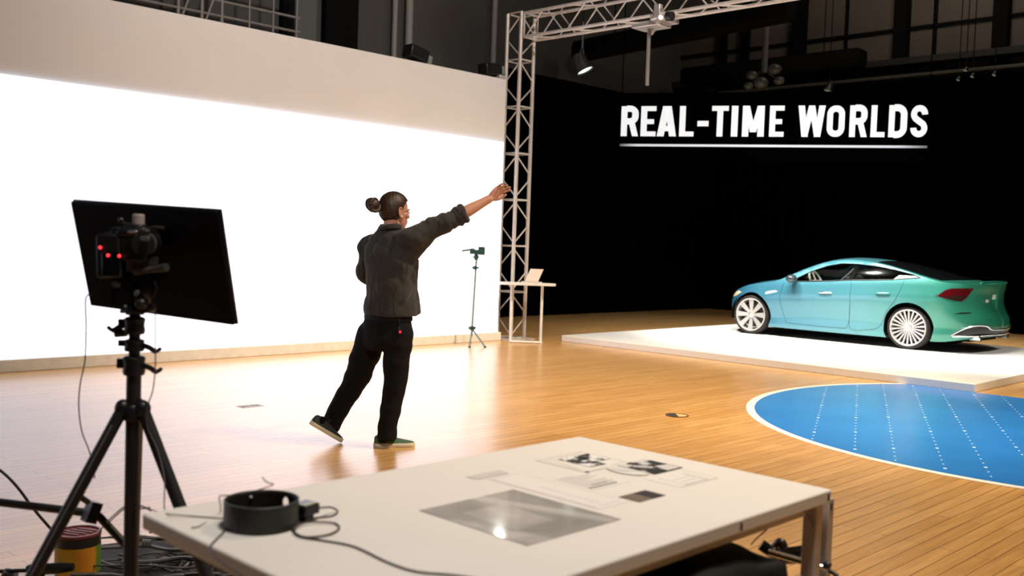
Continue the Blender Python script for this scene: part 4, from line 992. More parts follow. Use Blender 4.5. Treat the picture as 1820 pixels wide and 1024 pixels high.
put('knob', MB().cyl(TP(zt(592), -.022), TP(zt(592), -.055), .010, .014), BLACKP, tr)
for i, (h0_, foot_) in enumerate(((-.026, TP(.012, -.40, -.30)), (.030, TP(.012, .46, -.16)), (.0, TP(.012, -.17, .46)))):
    top = TP(zc - .0, h0_ if i < 2 else 0, -.01 if i < 2 else .03); d = (foot_ - top); lg = MB()
    lg.tube([top, top + d * .55], .0185, 12); o = put('leg', lg, BLACKM, tr)
    put('leg_lower', MB().tube([top + d * .5, foot_], .0115, 12), BLACKM, o)
    if i == 0:
        s = d.normalized().cross(HA).normalized(); put('leg_rail', MB().tube([top + d * .05 - HA * .017, top + d * .62 - HA * .017], .0035, 6), mat('worn steel edge', (.25, .22, .21), .35, .6), o)
    put('leg_joint', MB().ell(top, (.024, .024, .026)), BLACKP, o); put('rubber_foot', MB().ell(foot_, (.02, .02, .014)), MATTE, o)
    put('spreader', MB().cyl(TP(.38, 0, 0), top + d * .52, .006, n=8), BLACKM, tr)
# black bar clamped to the left leg
bar = thing('support_bar', 'black bent metal bar passing behind the left tripod leg', 'bar', at(150, 905, 3.02))
pB = [at(-160, 884, 3.15), at(0, 893, 3.05), at(150, 911, 3.0), at(176, 918, 3.02), at(226, 972, 3.02)]
put('bar', MB().tube(pB, .0125, 10), BLACKM, bar)
put('clamp', MB().box(at(163, 910, 2.99), (.034, .04, .062), Matrix.Rotation(.35, 3, 'Y')).cyl(at(156, 892, 2.97), at(145, 885, 2.94), .009), BLACKP, bar)
put('bar_foot', MB().tube([at(226, 972, 3.02), at(236, 985, 2.97)], .013, 8), BLACKP, bar)
put('outer_leg', MB().tube([at(-160, 884, 3.15), V((at(-160, 884, 3.15).x - .1, at(-160, 884, 3.15).y, .01))], .0125, 10), BLACKM, bar)

# flat panel (its dark back faces the camera)
TLc, TRc, BRc, BLc = at(131, 356, 3.06), at(389, 374, 2.81), at(421, 576, 2.95), at(164, 542, 3.19)
ctr = (TLc + TRc + BRc + BLc) / 4
a_ = ((TRc - TLc) + (BRc - BLc)) / 2; b_ = ((BLc - TLc) + (BRc - TRc)) / 2
ua = a_.normalized(); ub = (b_ - ua * b_.dot(ua) ).normalized(); un = ua.cross(ub)
if un.dot(FWD) > 0: un = -un
pn = thing('monitor', 'large flat black monitor seen from behind, on the tripod in front of the glowing screen', 'monitor', ctr)
def PPt(x, y, z=0): return ctr + ua * x + ub * y + un * z
def quadbox(q, t0, t1):
    vs = [p + un * t0 for p in q] + [p + un * t1 for p in q]
    return MB().add(vs, [(0, 1, 2, 3), (7, 6, 5, 4), (0, 4, 5, 1), (1, 5, 6, 2), (2, 6, 7, 3), (3, 7, 4, 0)])
wa, wb = a_.length / 2, b_.length / 2
# keep the slightly skewed outline of the photograph within a stiff flat plate
Q = [PPt(((p - ctr).dot(ua)), ((p - ctr).dot(ub))) for p in (TLc, TRc, BRc, BLc)]
put('back_panel', quadbox(Q, .0, .012), mat('monitor back', (.003, .003, .004), .6, spec=.12), pn, bevel=.005)
put('bezel', quadbox([ctr + (p - ctr) * 1.012 for p in Q], -.010, .0), mat('monitor bezel', (.012, .011, .016), .4), pn, bevel=.004)
put('mount_plate', MB().extr([(-.06, -.06), (.06, -.06), (.06, .06), (-.06, .06)], PPt(-.06, .02, .012), ua, ub, un, .02), BLACKP, pn, bevel=.004)

# camera rig
rg = thing('video_camera', 'black camera with red lights and a grey cap, mounted on the tripod before the monitor', 'camera', TP(zt(545)))
D0 = 2.86
def R3(px, py, d=D0): return at(px, py, d)
bas = Matrix((HR, HA, Z1)).transposed(); tl = bas @ Matrix.Rotation(radians(-2), 3, 'Y')
PXM = D0 / FPX
def rbox(mb, px, py, w, h_, dep, d=D0, rot=tl): return mb.box(R3(px, py, d), (w * PXM, dep, h_ * PXM), rot)
m = rbox(MB(), 198, 455, 44, 78, .05, 2.84); bodyc = put('camera_back', m, BLACKP, rg, bevel=.008)
put('display', rbox(MB(), 197, 470, 32, 44, .006, 2.812), mat('dark display', (.002, .002, .003), .12), bodyc, bevel=.003)
m = MB()
for px, py, w, h_ in ((184, 420, 10, 7), (196, 417, 14, 9), (208, 411, 16, 14), (176, 424, 6, 6), (214, 419, 8, 8)): rbox(m, px, py, w, h_, .03, 2.84)
put('buttons', m, BLACKM, bodyc, bevel=.003)
for px, py in ((178, 440), (192, 454), (212, 455)):
    put('red_light', MB().ell(R3(px, py, 2.805), (.0045, .0045, .0045)), mat('red indicator', (.6, .02, .02), .4, emit=(1, .035, .05), estr=2.2), rg)
m = rbox(MB(), 246, 435, 46, 62, .09, 2.86); rbox(m, 244, 414, 58, 14, .08, 2.85); rbox(m, 242, 405, 34, 14, .06, 2.86); put('camera_body', m, BLACKP, rg, bevel=.008)
c0, c1 = R3(254, 434, 2.80), R3(268, 428, 2.97)
lm = MB().tube([c0, c0.lerp(c1, .25), c0.lerp(c1, .3), c0.lerp(c1, .7), c0.lerp(c1, .75), c1], [.030, .032, .038, .038, .043, .043], 28); ln = put('lens', lm, BLACKM, rg)
put('lens_ring', MB().tube([c0.lerp(c1, .1), c0.lerp(c1, .2)], [.0335, .0345], 28), mat('scuffed grey ring', (.16, .15, .14), .35, .4), ln)
put('lens_switch', rbox(MB(), 258, 424, 15, 8, .012, 2.79), mat('scuffed grey ring', (0, 0, 0)), ln, bevel=.002)
put('grey_cap', MB().tube([R3(246, 401, 2.85), R3(246.5, 381, 2.85)], [.0168, .0165], 20), mat('pinkish grey cap', (.42, .33, .31), .55), rg, bevel=.003)
m = MB().tube(spline([R3(216, 393, 2.84), R3(224, 398, 2.84), R3(238, 400, 2.84), R3(252, 404, 2.84)], 4), .004, 8); m.ell(R3(215, 391, 2.84), (.008, .008, .007)); m.tube(spline([R3(262, 408, 2.84), R3(276, 404, 2.84), R3(292, 406, 2.84)], 4), .005, 8)
put('cable_loop', m, mat('shiny black cable', (.03, .03, .03), .3), rg)
put('highlight_plate', rbox(MB(), 236, 412, 16, 4, .01, 2.80), mat('bright steel edge', (.6, .6, .6), .25, .8), rg, bevel=.002)
m = rbox(MB(), 258, 466, 34, 20, .07, 2.86); rbox(m, 262, 479, 44, 10, .08, 2.86); put('plate_mount', m, mat('dark brown metal', (.045, .038, .034), .45), rg, bevel=.004)
m = MB().tube([R3(238, 486, 2.83), R3(270, 480, 2.82), R3(296, 475, 2.80)], [.006, .008, .012], 12); put('pan_handle', m, mat('dark brown metal', (0, 0, 0)), rg)
m = rbox(MB(), 222, 512, 38, 58, .06, 2.87); rbox(m, 234, 492, 50, 12, .06, 2.87); put('battery_box', m, MATTE, rg, bevel=.006)
m = MB().ell(R3(247, 519, 2.89), (.042, .042, .05)); put('tripod_head', m, BLACKP, rg)
m = MB().cyl(R3(240, 560, 2.9), R3(240, 530, 2.9), .026, .03).cyl(R3(236, 548, 2.88), R3(274, 546, 2.86), .011).ell(R3(252, 540, 2.85), (.02, .02, .018)); rbox(m, 244, 553, 50, 6, .06, 2.88)
put('head_base', m, mat('dark worn metal', (.03, .027, .026), .4, .4), rg, bevel=.003)
for a, b2, r in ((R3(213, 506, 2.85), R3(203, 505, 2.83), .010), (R3(244, 520, 2.82), R3(242, 522, 2.80), .007), (R3(222, 552, 2.86), R3(219, 551, 2.85), .009)): put('side_knob', MB().cyl(a, b2, r), mat('grey knob', (.10, .095, .09), .4), rg)
put('cable_ring', MB().tube([R3(274 + 4 * sin(i * .3), 500 + i * 2.4, 2.84) for i in range(22)], .0022, 6), CABLE, rg)

# hanging cables
def cable(label, pts, r=.0028, m=None, n=8, group=None, name='cable'):
    o = put(name, MB().tube(spline(pts, n), r, 8), m or CABLE); return tag(o, label, 'cable', group)
HC_ = mat('thin mauve grey cable', (.075, .055, .065), .5)
cable('thin cable hanging from the left edge of the black monitor', [at(165, 523, 3.12), at(157, 524, 3.1), at(152, 535, 3.08), at(153, 580, 3.06), at(151, 640, 3.05), at(143, 680, 3.04), at(140, 720, 3.04), at(145, 765, 3.04), at(158, 800, 3.03), at(166, 832, 3.02), at(168, 850, 3.0)], .0021, HC_)
cable('thin cable hanging from the right of the camera down to the white table', [at(276, 548, 2.86), at(276, 600, 2.84), at(276, 650, 2.82), at(272, 692, 2.82), at(263, 722, 2.82), at(262, 758, 2.82), at(280, 800, 2.8), at(292, 850, 2.75), at(292, 900, 2.6), at(297, 935, 2.45), at(298, 952, 2.33)], .0019, HC_)
cable('dark cable sloping down across the floor at the left edge to the can', [at(-40, 815, 4.0), at(0, 836, 4.0), at(30, 865, 4.02), at(60, 905, 4.05), at(90, 940, 4.1), at(102, 955, 4.1)], .006)
cable('twin thin wire tied between tripod column and floor can', [at(176, 946, 4.0), at(190, 928, 3.6), at(215, 905, 3.0), at(232, 896, 2.93), at(252, 900, 2.85), at(268, 908, 2.7)], .0022)
cable('second thin wire slung from the tripod column, next to its twin', [at(186, 936, 3.9), at(205, 918, 3.3), at(225, 902, 2.95), at(236, 904, 2.9), at(256, 904, 2.85), at(266, 902, 2.75)], .0022)

# can on the floor
cp_ = on_z(138, 1019); cn = thing('paint_can', 'round floor can with dark red top and yellow orange label, behind the tripod leg', 'can', V((cp_.x, cp_.y, 0)))
MC = Matrix.Translation((cp_.x, cp_.y, 0))
put('body', MB().lathe([(0, .002), (.086, .002), (.088, .01), (.088, .165), (.084, .168), (0, .168)], MC, 40), mat('black can', (.02, .017, .016), .4), cn)
def label_mat():
    m = bpy.data.materials.new('can label'); m.use_nodes = True; nt = m.node_tree; q = nt.nodes['Principled BSDF']; L = nt.links.new
    tc = nt.nodes.new('ShaderNodeTexCoord'); sp = nt.nodes.new('ShaderNodeSeparateXYZ'); L(tc.outputs['Generated'], sp.inputs[0])
    ns = nt.nodes.new('ShaderNodeTexNoise'); ns.inputs['Scale'].default_value = 6; L(tc.outputs['Generated'], ns.inputs['Vector'])
    ad = nt.nodes.new('ShaderNodeMath'); ad.operation = 'MULTIPLY_ADD'; ad.inputs[1].default_value = .15; L(ns.outputs['Fac'], ad.inputs[0]); L(sp.outputs['X'], ad.inputs[2])
    rp = nt.nodes.new('ShaderNodeValToRGB'); rp.color_ramp.interpolation = 'LINEAR'; e = rp.color_ramp.elements
    e[0].color = (.42, .30, .02, 1); e[1].color = (.12, .22, .03, 1); x = e.new(.45); x.color = (.55, .19, .012, 1); x = e.new(.78); x.color = (.60, .24, .015, 1); e[-1].position = .84
    L(ad.outputs[0], rp.inputs['Fac']); L(rp.outputs['Color'], q.inputs['Base Color']); q.inputs['Roughness'].default_value = .45; return m
put('label', MB().lathe([(.0885, .012), (.0895, .012), (.0895, .125), (.0885, .125), (.0885, .012)], MC, 40), label_mat(), cn)
put('rim', MB().lathe([(.080, .165), (.090, .165), (.092, .172), (.090, .178), (.080, .178), (.080, .165)], MC, 40), mat('dark red rim', (.16, .035, .035), .4), cn)
li = MB().lathe([(0, .169), (.078, .169), (.078, .172), (0, .172)], MC, 32)
for k in range(4): li.box((cp_.x - .045 + .03 * k, cp_.y, .174), (.012, .11, .006), Matrix.Rotation(.5, 3, 'Z'))
put('lid', li, mat('dark red lid', (.20, .05, .05), .45), cn)
# rod with grip, left bottom
rd = thing('boom_rod', 'black rod with a thick grip lying low at the bottom left corner', 'rod', V((at(78, 1013, 3.9).x, at(78, 1013, 3.9).y, .05)))
put('grip', MB().tube([at(50, 1014, 3.9), at(53, 1013, 3.9), at(104, 1010, 3.9), at(130, 1008, 3.9)], [.019, .022, .022, .015], 14), BLACKP, rd)
put('rod', MB().tube([at(-60, 1018, 3.9), at(52, 1014, 3.9)], .008, 10), BLACKM, rd)
put('stand', MB().tube([at(20, 1017, 3.9), at(8, 1042, 3.9)], .03, 10).tube([at(76, 1020, 3.9), at(70, 1044, 3.9)], .01, 8), BLACKM, rd)
# tangle of cables under the table
tg = MB(); rn = random.Random(11); c0 = on_z(285, 1010); dA = (on_z(380, 1010) - on_z(180, 1010)).normalized(); dB = V((-dA.y, dA.x, 0)); c0 = c0 + dA * .13
for k in range(34):
    o = c0 + dB * (.42 - .028 * k + rn.uniform(-.04, .04)); L_ = rn.uniform(.45, .62); s_ = rn.uniform(-.45, .1); z0 = rn.uniform(.012, .07)
    pts = [o + dA * (s_ + L_ * i / 4) + dB * rn.uniform(-.05, .05) + Z1 * (z0 + rn.uniform(-.008, .02)) for i in range(5)]
    tg.tube(spline(pts, 5), rn.choice((.004, .005, .007, .009)), 6)
for k in range(7):
    o = c0 + dA * rn.uniform(-.1, .2) + dB * rn.uniform(-.2, .3); r = rn.uniform(.05, .09)
    tg.tube([o + V((r * cos(a), r * sin(a), .05 + .012 * sin(3 * a + k))) for a in [2 * pi * i / 24 for i in range(25)]], .005, 6, caps=False)
o = put('cable_tangle', tg, mat('tangled cable jacket', (.05, .045, .04), .38, var=.5, nscale=9)); o['kind'] = 'stuff'
tag(o, 'tangled heap of black and grey cables on the floor beside the can', 'cables')
tag(put('cable_mat', MB().prism([tuple((c0 + dA * x + dB * y)[:2]) for x, y in ((-.46, -.6), (.34, -.6), (.34, .40), (-.1, .46), (-.46, .3))], .001, .008), mat('black rubber mat', (.01, .01, .01), .7), smooth=False), 'black mat lying under the cable tangle', 'mat')
cnn = thing('cable_connector', 'pair of shiny metal connectors on top of the cable tangle', 'connector', V((on_z(258, 965).x, on_z(258, 965).y, .06)))
for px, py in ((253, 957), (262, 965)):
    q = on_z(px, py, .08); put('plug', MB().tube([q - dA * .02, q + dA * .015], .014, 12), mat('steel plug', (.6, .58, .55), .25, .9), cnn)

# ------------------------------------------------------------------ white table
TZ = .75; TA, TB_, TC, TD = 1.085, 2.70, 1.315, 2.275        # x from..to, y from..to
tb = thing('table', 'large white folding table in the foreground with prints and a black tub on it', 'table', ((TA + TB_) / 2, (TC + TD) / 2, 0))
TOPM = mat('white table laminate', (.74, .70, .655), .62, var=.015, nscale=3, spec=.3)
put('tabletop', MB().box(((TA + TB_) / 2, (TC + TD) / 2, TZ - .019), (TB_ - TA, TD - TC, .038)), TOPM, tb, bevel=.005)
EDGE = mat('beige painted steel', (.46, .40, .36), .45)
for (x0, y0, x1, y1) in ((TA + .06, TC + .05, TB_ - .06, TC + .05), (TA + .06, TD - .05, TB_ - .06, TD - .05), (TA + .06, TC + .05, TA + .06, TD - .05), (TB_ - .06, TC + .05, TB_ - .06, TD - .05)):
    put('rail', MB().box(((x0 + x1) / 2, (y0 + y1) / 2, TZ - .055), (abs(x1 - x0) + .03, abs(y1 - y0) + .03, .034)), EDGE, tb, bevel=.003)
for x, y in ((TA + .10, TC + .06), (TB_ - .03, TC + .04), (TA + .62, TD - .07), (TB_ - .03, TD - .04)):
    l = put('leg', MB().box((x, y, (TZ - .04) / 2), (.042, .042, TZ - .04)), EDGE, tb, bevel=.004)
    put('leg_foot', MB().cyl((x, y, 0), (x, y, .02), .024), BLACKP, l)
sl = put('leg_bracket', MB().box((TB_ + .038, TC + .035, .355), (.034, .036, .715)), EDGE, tb, bevel=.003)
put('knob', MB().lathe([(0, 0), (.011, 0), (.013, .010), (.010, .018), (0, .020)], Matrix.Translation((TB_ + .006, TC + .015, .525)) @ Matrix.Rotation(pi / 2, 4, 'X'), 16).cyl((TB_ + .04, TC + .015, .50), (TB_ + .04, TC - .012, .49), .007), BLACKM, sl)
for x, z in ((TB_ - .02, TZ - .02), (TB_ - .49, TZ - .02)):
    put('edge_slot', MB().box((x, TC - .001, z), (.007, .004, .020)), mat('brown slot', (.07, .04, .03), .6), tb, smooth=False)
put('edge_slot', MB().box((TB_ + .036, TC + .016, .69), (.007, .004, .022)), mat('brown slot', (0, 0, 0)), tb, smooth=False)

# prints on the table
def printed(name, build):
    m = bpy.data.materials.new(name); m.use_nodes = True; nt = m.node_tree; q = nt.nodes['Principled BSDF']; L = nt.links.new
    tc = nt.nodes.new('ShaderNodeTexCoord'); col = build(nt, tc, L); L(col, q.inputs['Base Color']); return m, q
def node(nt, t, **k):
    n = nt.nodes.new(t)
    for a, v in k.items():
        try: n.inputs[a].default_value = v
        except Exception: setattr(n, a, v)
    return n
def ramp(nt, els, interp='LINEAR'):
    r = nt.nodes.new('ShaderNodeValToRGB'); r.color_ramp.interpolation = interp; e = r.color_ramp.elements
    while len(e) < len(els): e.new(.5)
    for x, (p, c) in zip(e, els): x.position = p
    for x, (p, c) in zip(e, els): x.color = list(c) + [1]
    return r
def big_print(nt, tc, L):
    ns = node(nt, 'ShaderNodeTexNoise', Scale=1.6, Detail=5.0, Distortion=1.2); L(tc.outputs['Generated'], ns.inputs['Vector'])
    sp = node(nt, 'ShaderNodeSeparateXYZ'); L(tc.outputs['Generated'], sp.inputs[0])
    def mth(op, a, b=None):
        n = node(nt, 'ShaderNodeMath'); n.operation = op
        for i, x in enumerate((a, b)):
            if x is None: continue
            if isinstance(x, (int, float)): n.inputs[i].default_value = x
            else: L(x, n.inputs[i])
        return n.outputs[0]
    bx = mth('MAXIMUM', mth('DIVIDE', mth('ABSOLUTE', mth('SUBTRACT', sp.outputs['X'], .40)), .22), mth('DIVIDE', mth('ABSOLUTE', mth('SUBTRACT', sp.outputs['Y'], .52)), .27))
    r1 = ramp(nt, [(.0, (.16, .16, .16)), (.85, (.14, .14, .14)), (1.0, (.02, .02, .02)), (1.25, (.0, .0, .0))]); L(bx, r1.inputs['Fac'])
    band = mth('ADD', sp.outputs['X'], mth('MULTIPLY', sp.outputs['Y'], .35)); r2 = ramp(nt, [(.0, (.08, .08, .08)), (.24, (.16, .16, .16)), (.30, (.0, .0, .0)), (.82, (.0, .0, .0)), (.90, (.2, .2, .2)), (1.02, (.18, .18, .18)), (1.08, (.02, .02, .02))]); L(band, r2.inputs['Fac'])
    f = mth('ADD', mth('ADD', mth('MULTIPLY', ns.outputs['Fac'], .55), r1.outputs['Color']), r2.outputs['Color'])
    r = ramp(nt, [(.12, (.27, .255, .24)), (.32, (.40, .38, .36)), (.48, (.56, .53, .505)), (.62, (.60, .57, .54)), (.8, (.66, .63, .60))]); L(f, r.inputs['Fac']); return r.outputs['Color']
def photo_print(els, scale, rot=0, seedv=0):
    def f(nt, tc, L):
        mp = node(nt, 'ShaderNodeMapping'); mp.inputs['Rotation'].default_value = (0, 0, rot); mp.inputs['Location'].default_value = (seedv, seedv * .7, 0); L(tc.outputs['Generated'], mp.inputs['Vector'])
        vo = node(nt, 'ShaderNodeTexVoronoi', Scale=scale); L(mp.outputs['Vector'], vo.inputs['Vector'])
        ns = node(nt, 'ShaderNodeTexNoise', Scale=scale * 1.2, Detail=5.0, Distortion=1.5); L(mp.outputs['Vector'], ns.inputs['Vector'])
        mx = node(nt, 'ShaderNodeMath'); mx.operation = 'MULTIPLY_ADD'; mx.inputs[1].default_value = .5; L(vo.outputs['Distance'], mx.inputs[0]); 
        m2 = node(nt, 'ShaderNodeMath'); m2.operation = 'MULTIPLY'; m2.inputs[1].default_value = .85; L(ns.outputs['Fac'], m2.inputs[0]); L(m2.outputs[0], mx.inputs[2])
        r = ramp(nt, els, 'EASE'); L(mx.outputs[0], r.inputs['Fac']); return r.outputs['Color']
    return f
def sheet_obj(name, poly, m, label, z=TZ + .0008, t=.0006, group=None):
    o = put(name, MB().prism(poly, z, z + t), m, smooth=False); return tag(o, label, 'print', group)
def rectp(x0, y0, x1, y1): return [(x0, y0), (x1, y0), (x1, y1), (x0, y1)]
m, q = printed('grey glossy print', big_print); q.inputs['Roughness'].default_value = .07; q.inputs['Specular IOR Level'].default_value = .16
sheet_obj('photo_print', rectp(1.62, 1.505, 1.96, 1.88), m, 'large glossy grey photo print lying at the middle of the white table', t=.0009)
m, q = printed('dark photo', photo_print([(.2, (.015, .015, .016)), (.60, (.03, .03, .032)), (.68, (.22, .22, .21)), (.74, (.85, .85, .84))], 3.2, .4, 3.1)); q.inputs['Roughness'].default_value = .4
sheet_obj('photo_print', [(2.345, 1.925), (2.42, 1.925), (2.42, 1.965), (2.49, 1.965), (2.49, 2.06), (2.345, 2.06)], m, 'small black and white print with a notched corner, farthest back on the table', z=TZ + .0016)
m, q = printed('dark photo with blade', photo_print([(.25, (.012, .012, .013)), (.62, (.035, .037, .036)), (.72, (.12, .115, .12)), (.8, (.7, .68, .66))], 2.3, 1.1, .4)); q.inputs['Roughness'].default_value = .4
p2 = sheet_obj('photo_print', rectp(2.43, 1.745, 2.575, 1.89), m, 'dark print with diagonal light streaks, near the far right corner of the table', z=TZ + .0024)
put('white_corner', MB().prism([(2.50, 1.75), (2.57, 1.75), (2.57, 1.80), (2.515, 1.81)], TZ + .0031, TZ + .0034), mat('print white', (.66, .63, .60), .45), p2, smooth=False)
m, q = printed('two tone print', lambda nt, tc, L: (lambda sp, r: (L(tc.outputs['Generated'], sp.inputs[0]), L(sp.outputs['X'], r.inputs['Fac']), r.outputs['Color'])[2])(node(nt, 'ShaderNodeSeparateXYZ'), ramp(nt, [(.0, (.17, .13, .10)), (.48, (.20, .16, .12)), (.54, (.05, .04, .045)), (1, (.06, .05, .055))]))); q.inputs['Roughness'].default_value = .45
sheet_obj('photo_print', rectp(2.13, 1.577, 2.25, 1.648), m, 'small brown and black two tone print, right of the big grey print')
m, q = printed('faint grey print', photo_print([(.2, (.45, .42, .40)), (.6, (.58, .55, .52)), (.9, (.62, .59, .56))], 2.5, .3, 1.7)); q.inputs['Roughness'].default_value = .5
fa = [on_z(828, 848, TZ), on_z(848, 853, TZ), on_z(904, 842, TZ), on_z(888, 836, TZ)]
sheet_obj('photo_print', [tuple(p[:2]) for p in fa], m, 'small faint grey print near the far left edge of the table')
PAPER = mat('thin drawing paper', (.755, .72, .68), .6, var=.01, spec=.3); INK = mat('pale grey ink', (.22, .215, .215), .7, spec=.2); INKD = mat('grey ink', (.07, .07, .07), .7, spec=.2)
def drawing(x0, y0, x1, y1, label, lines, ink, z=TZ + .0003):
    t = thing('drawing_sheet', label, 'drawing', ((x0 + x1) / 2, (y0 + y1) / 2, z), 0, None)
    put('paper', MB().box(((x0 + x1) / 2, (y0 + y1) / 2, z + .0003), (x1 - x0, y1 - y0, .0005)), PAPER, t, smooth=False)
    mb = MB()
    for (a, b, c, d, w) in lines:
        p0 = V((x0 + a * (x1 - x0), y0 + b * (y1 - y0), z + .0007)); p1 = V((x0 + c * (x1 - x0), y0 + d * (y1 - y0), z + .0007)); dr = (p1 - p0).normalized(); s = V((-dr.y, dr.x, 0)) * w * .75
        mb.add([p0 - s, p1 - s, p1 + s, p0 + s], [(0, 1, 2, 3)])
    put('pencil_lines', mb, ink, t, smooth=False); return t
fr_ = [(.02, .03, .98, .03, .0012), (.98, .03, .98, .97, .0012), (.98, .97, .02, .97, .0012), (.02, .97, .02, .03, .0012)]
rn = random.Random(5)
drawing(2.28, 1.885, 2.50, 2.10, 'pale line drawing sheet under the notched black and white print', fr_ + [(.1, .1, .1, .9, .001), (.1, .9, .9, .9, .001), (.05, .2, .25, .9, .0008), (.15, .05, .95, .12, .001)], INKD)
drawing(2.12, 1.74, 2.30, 1.90, 'pale sheet of faint ruled text lines, centre of the print group', [(.08, y, .08 + rn.uniform(.4, .85), y, .0018) for y in [.08 + .075 * i for i in range(12)]] + [(.1, .12, .8, .12, .004), (.3, .25, .7, .25, .004)], INK)
drawing(2.36, 1.60, 2.55, 1.735, 'pale sheet with a small framed diagram, nearest the right table edge', fr_[:2] + [(.2, .1, .2, .8, .0015), (.2, .1, .8, .1, .0022), (.8, .1, .8, .8, .0012), (.3, .3, .7, .3, .0015), (.3, .5, .7, .5, .0012), (.75, .15, .75, .7, .0015)], INK)
drawing(1.99, 1.60, 2.12, 2.02, 'long pale drawing sheet between the big grey print and the dark prints', [(.05, .03, .05, .97, .0012), (.05, .97, .95, .97, .001), (.4, .1, .4, .6, .001), (.95, .1, .95, .9, .0008), (.2, .05, .9, .05, .001)], INK)
el = thing('paper_disc', 'round white paper with a pencil arc, half under the streaked dark print', 'paper', (2.40, 1.83, TZ))
put('paper', MB().prism([(2.405 + .05 * cos(a) , 1.83 + .075 * sin(a)) for a in [2 * pi * i / 36 for i in range(36)]], TZ + .0012, TZ + .0017), mat('white round paper', (.70, .685, .65), .5), el, smooth=False)
put('pencil_arc', MB().tube([(2.405 + .0495 * cos(a), 1.83 + .0745 * sin(a), TZ + .0018) for a in [pi * .75 + pi * .8 * i / 20 for i in range(21)]], .0007, 6).tube([(2.37, 1.87, TZ + .0018), (2.385, 1.83, TZ + .0018), (2.43, 1.80, TZ + .0018)], .0006, 6), INKD, el)

# black open tub with a round hole
bp_ = on_z(464, 934, TZ); TR = .086; TH = .060
tub = thing('tub', 'round black open tub with a hole in its wall, on the table corner', 'tub', V((bp_.x, bp_.y, TZ)))
hole_dir = at(520, 898, 2.5) - V((bp_.x, bp_.y, TZ)); ha = atan2(hole_dir.y, hole_dir.x) - .30
tu = MB()
outer = refine([(-pi, 0), (pi, 0), (pi, TH), (-pi, TH)], .05); hol = [(.0 + .0105 / TR * 1.0 * cos(a), TH * .56 + .0135 * sin(a)) for a in [2 * pi * i / 24 for i in range(24)]]
Psc = [(x * TR, y) for x, y in outer]; Hsc = [(x * TR, y) for x, y in hol]
PP, FF = cdt_patch(Psc, [Hsc], .008)
vi = [V((bp_.x + TR * cos(ha + x / TR), bp_.y + TR * sin(ha + x / TR), TZ + .003 + z)) for x, z in PP]; tu.add(vi, FF)
me = tu.mesh('tub_wall'); bm = bmesh.new(); bm.from_mesh(me); bmesh.ops.remove_doubles(bm, verts=bm.verts, dist=.0004); bmesh.ops.recalc_face_normals(bm, faces=bm.faces); bm.to_mesh(me); bm.free()
TUBM = mat('black rubbery plastic', (.016, .015, .013), .5, spec=.4)
w_ = put('wall', me, TUBM, tub, smooth=60); sf = w_.modifiers.new('thick', 'SOLIDIFY'); sf.thickness = .004; sf.offset = -1
put('bottom', MB().lathe([(0, 0), (TR - .012, 0), (TR - .001, .008), (TR - .004, .012), (0, .012)], Matrix.Translation((bp_.x, bp_.y, TZ + .0005)), 48), TUBM, tub)
ra = ha + pi * .34
put('rivet', MB().ell((bp_.x + (TR - .005) * cos(ra), bp_.y + (TR - .005) * sin(ra), TZ + TH * .78), (.0045, .0045, .0045)), mat('grey rivet', (.45, .43, .42), .3, .5), tub)

# small device on the table
dv = on_z(543, 926, TZ); dl = thing('small_device', 'small black box with a blue and green display beside the tub', 'device', V((dv.x, dv.y, TZ)))
rot = Matrix.Rotation(radians(12), 3, 'Z')
put('case', MB().box((dv.x, dv.y, TZ + .030), (.05, .046, .026), rot).box(V((dv.x, dv.y, TZ + .0085)), (.03, .03, .017), rot), BLACKP, dl, bevel=.004)
def disp(nt, tc, L):
    sp = node(nt, 'ShaderNodeSeparateXYZ'); L(tc.outputs['Generated'], sp.inputs[0]); ns = node(nt, 'ShaderNodeTexNoise', Scale=5.0, Detail=2.0); L(tc.outputs['Generated'], ns.inputs['Vector'])
    a = node(nt, 'ShaderNodeMath'); a.operation = 'MULTIPLY_ADD'; a.inputs[1].default_value = .4; L(ns.outputs['Fac'], a.inputs[0]); L(sp.outputs['Y'], a.inputs[2])
    r = ramp(nt, [(.3, (.30, .36, .16)), (.6, (.35, .40, .30)), (.75, (.06, .10, .22)), (1.0, (.12, .17, .32))]); L(a.outputs[0], r.inputs['Fac']); return r.outputs['Color']
m, q = printed('device display', disp); q.inputs['Roughness'].default_value = .2
put('display', MB().box((dv.x, dv.y, TZ + .0437), (.042, .038, .0012), rot), m, dl, smooth=False)
tdir = (V((bp_.x, bp_.y, 0)) - V((dv.x, dv.y, 0))).normalized()
put('plug_arm', MB().box(V((dv.x, dv.y, TZ + .020)) + tdir * .030, (.03, .022, .022), Matrix.Rotation(atan2(tdir.y, tdir.x), 3, 'Z')), BLACKP, dl, bevel=.003)
def tz_(px, py, z=.003): return on_z(px, py, TZ + z)
cable('grey cable leaving the small device in loops and running off the near table edge', [tz_(568, 903, .028), tz_(588, 902, .016), tz_(600, 909, .004), tz_(590, 917, .003), tz_(560, 921, .003), tz_(535, 928, .003), tz_(519, 938, .003), tz_(527, 949, .003), tz_(548, 955, .003), tz_(585, 950, .0045), tz_(603, 939, .004), tz_(594, 930, .004), tz_(566, 928, .006), tz_(540, 930, .007), tz_(523, 941, .007), tz_(535, 954, .004), tz_(575, 961, .003), tz_(630, 972, .003), tz_(690, 1000, .003), tz_(740, 1016, .003), tz_(800, 1022, .003), tz_(860, 1030, .003)], .0024, CABLEG, 8)
cable('grey cable running from the left of the tub off the table bottom', [tz_(403, 930, .006), tz_(398, 945, .003), tz_(376, 968, .003), tz_(374, 980, .003), tz_(395, 1001, .003), tz_(430, 1024, .003), tz_(470, 1050, .003)], .0025, CABLEG)
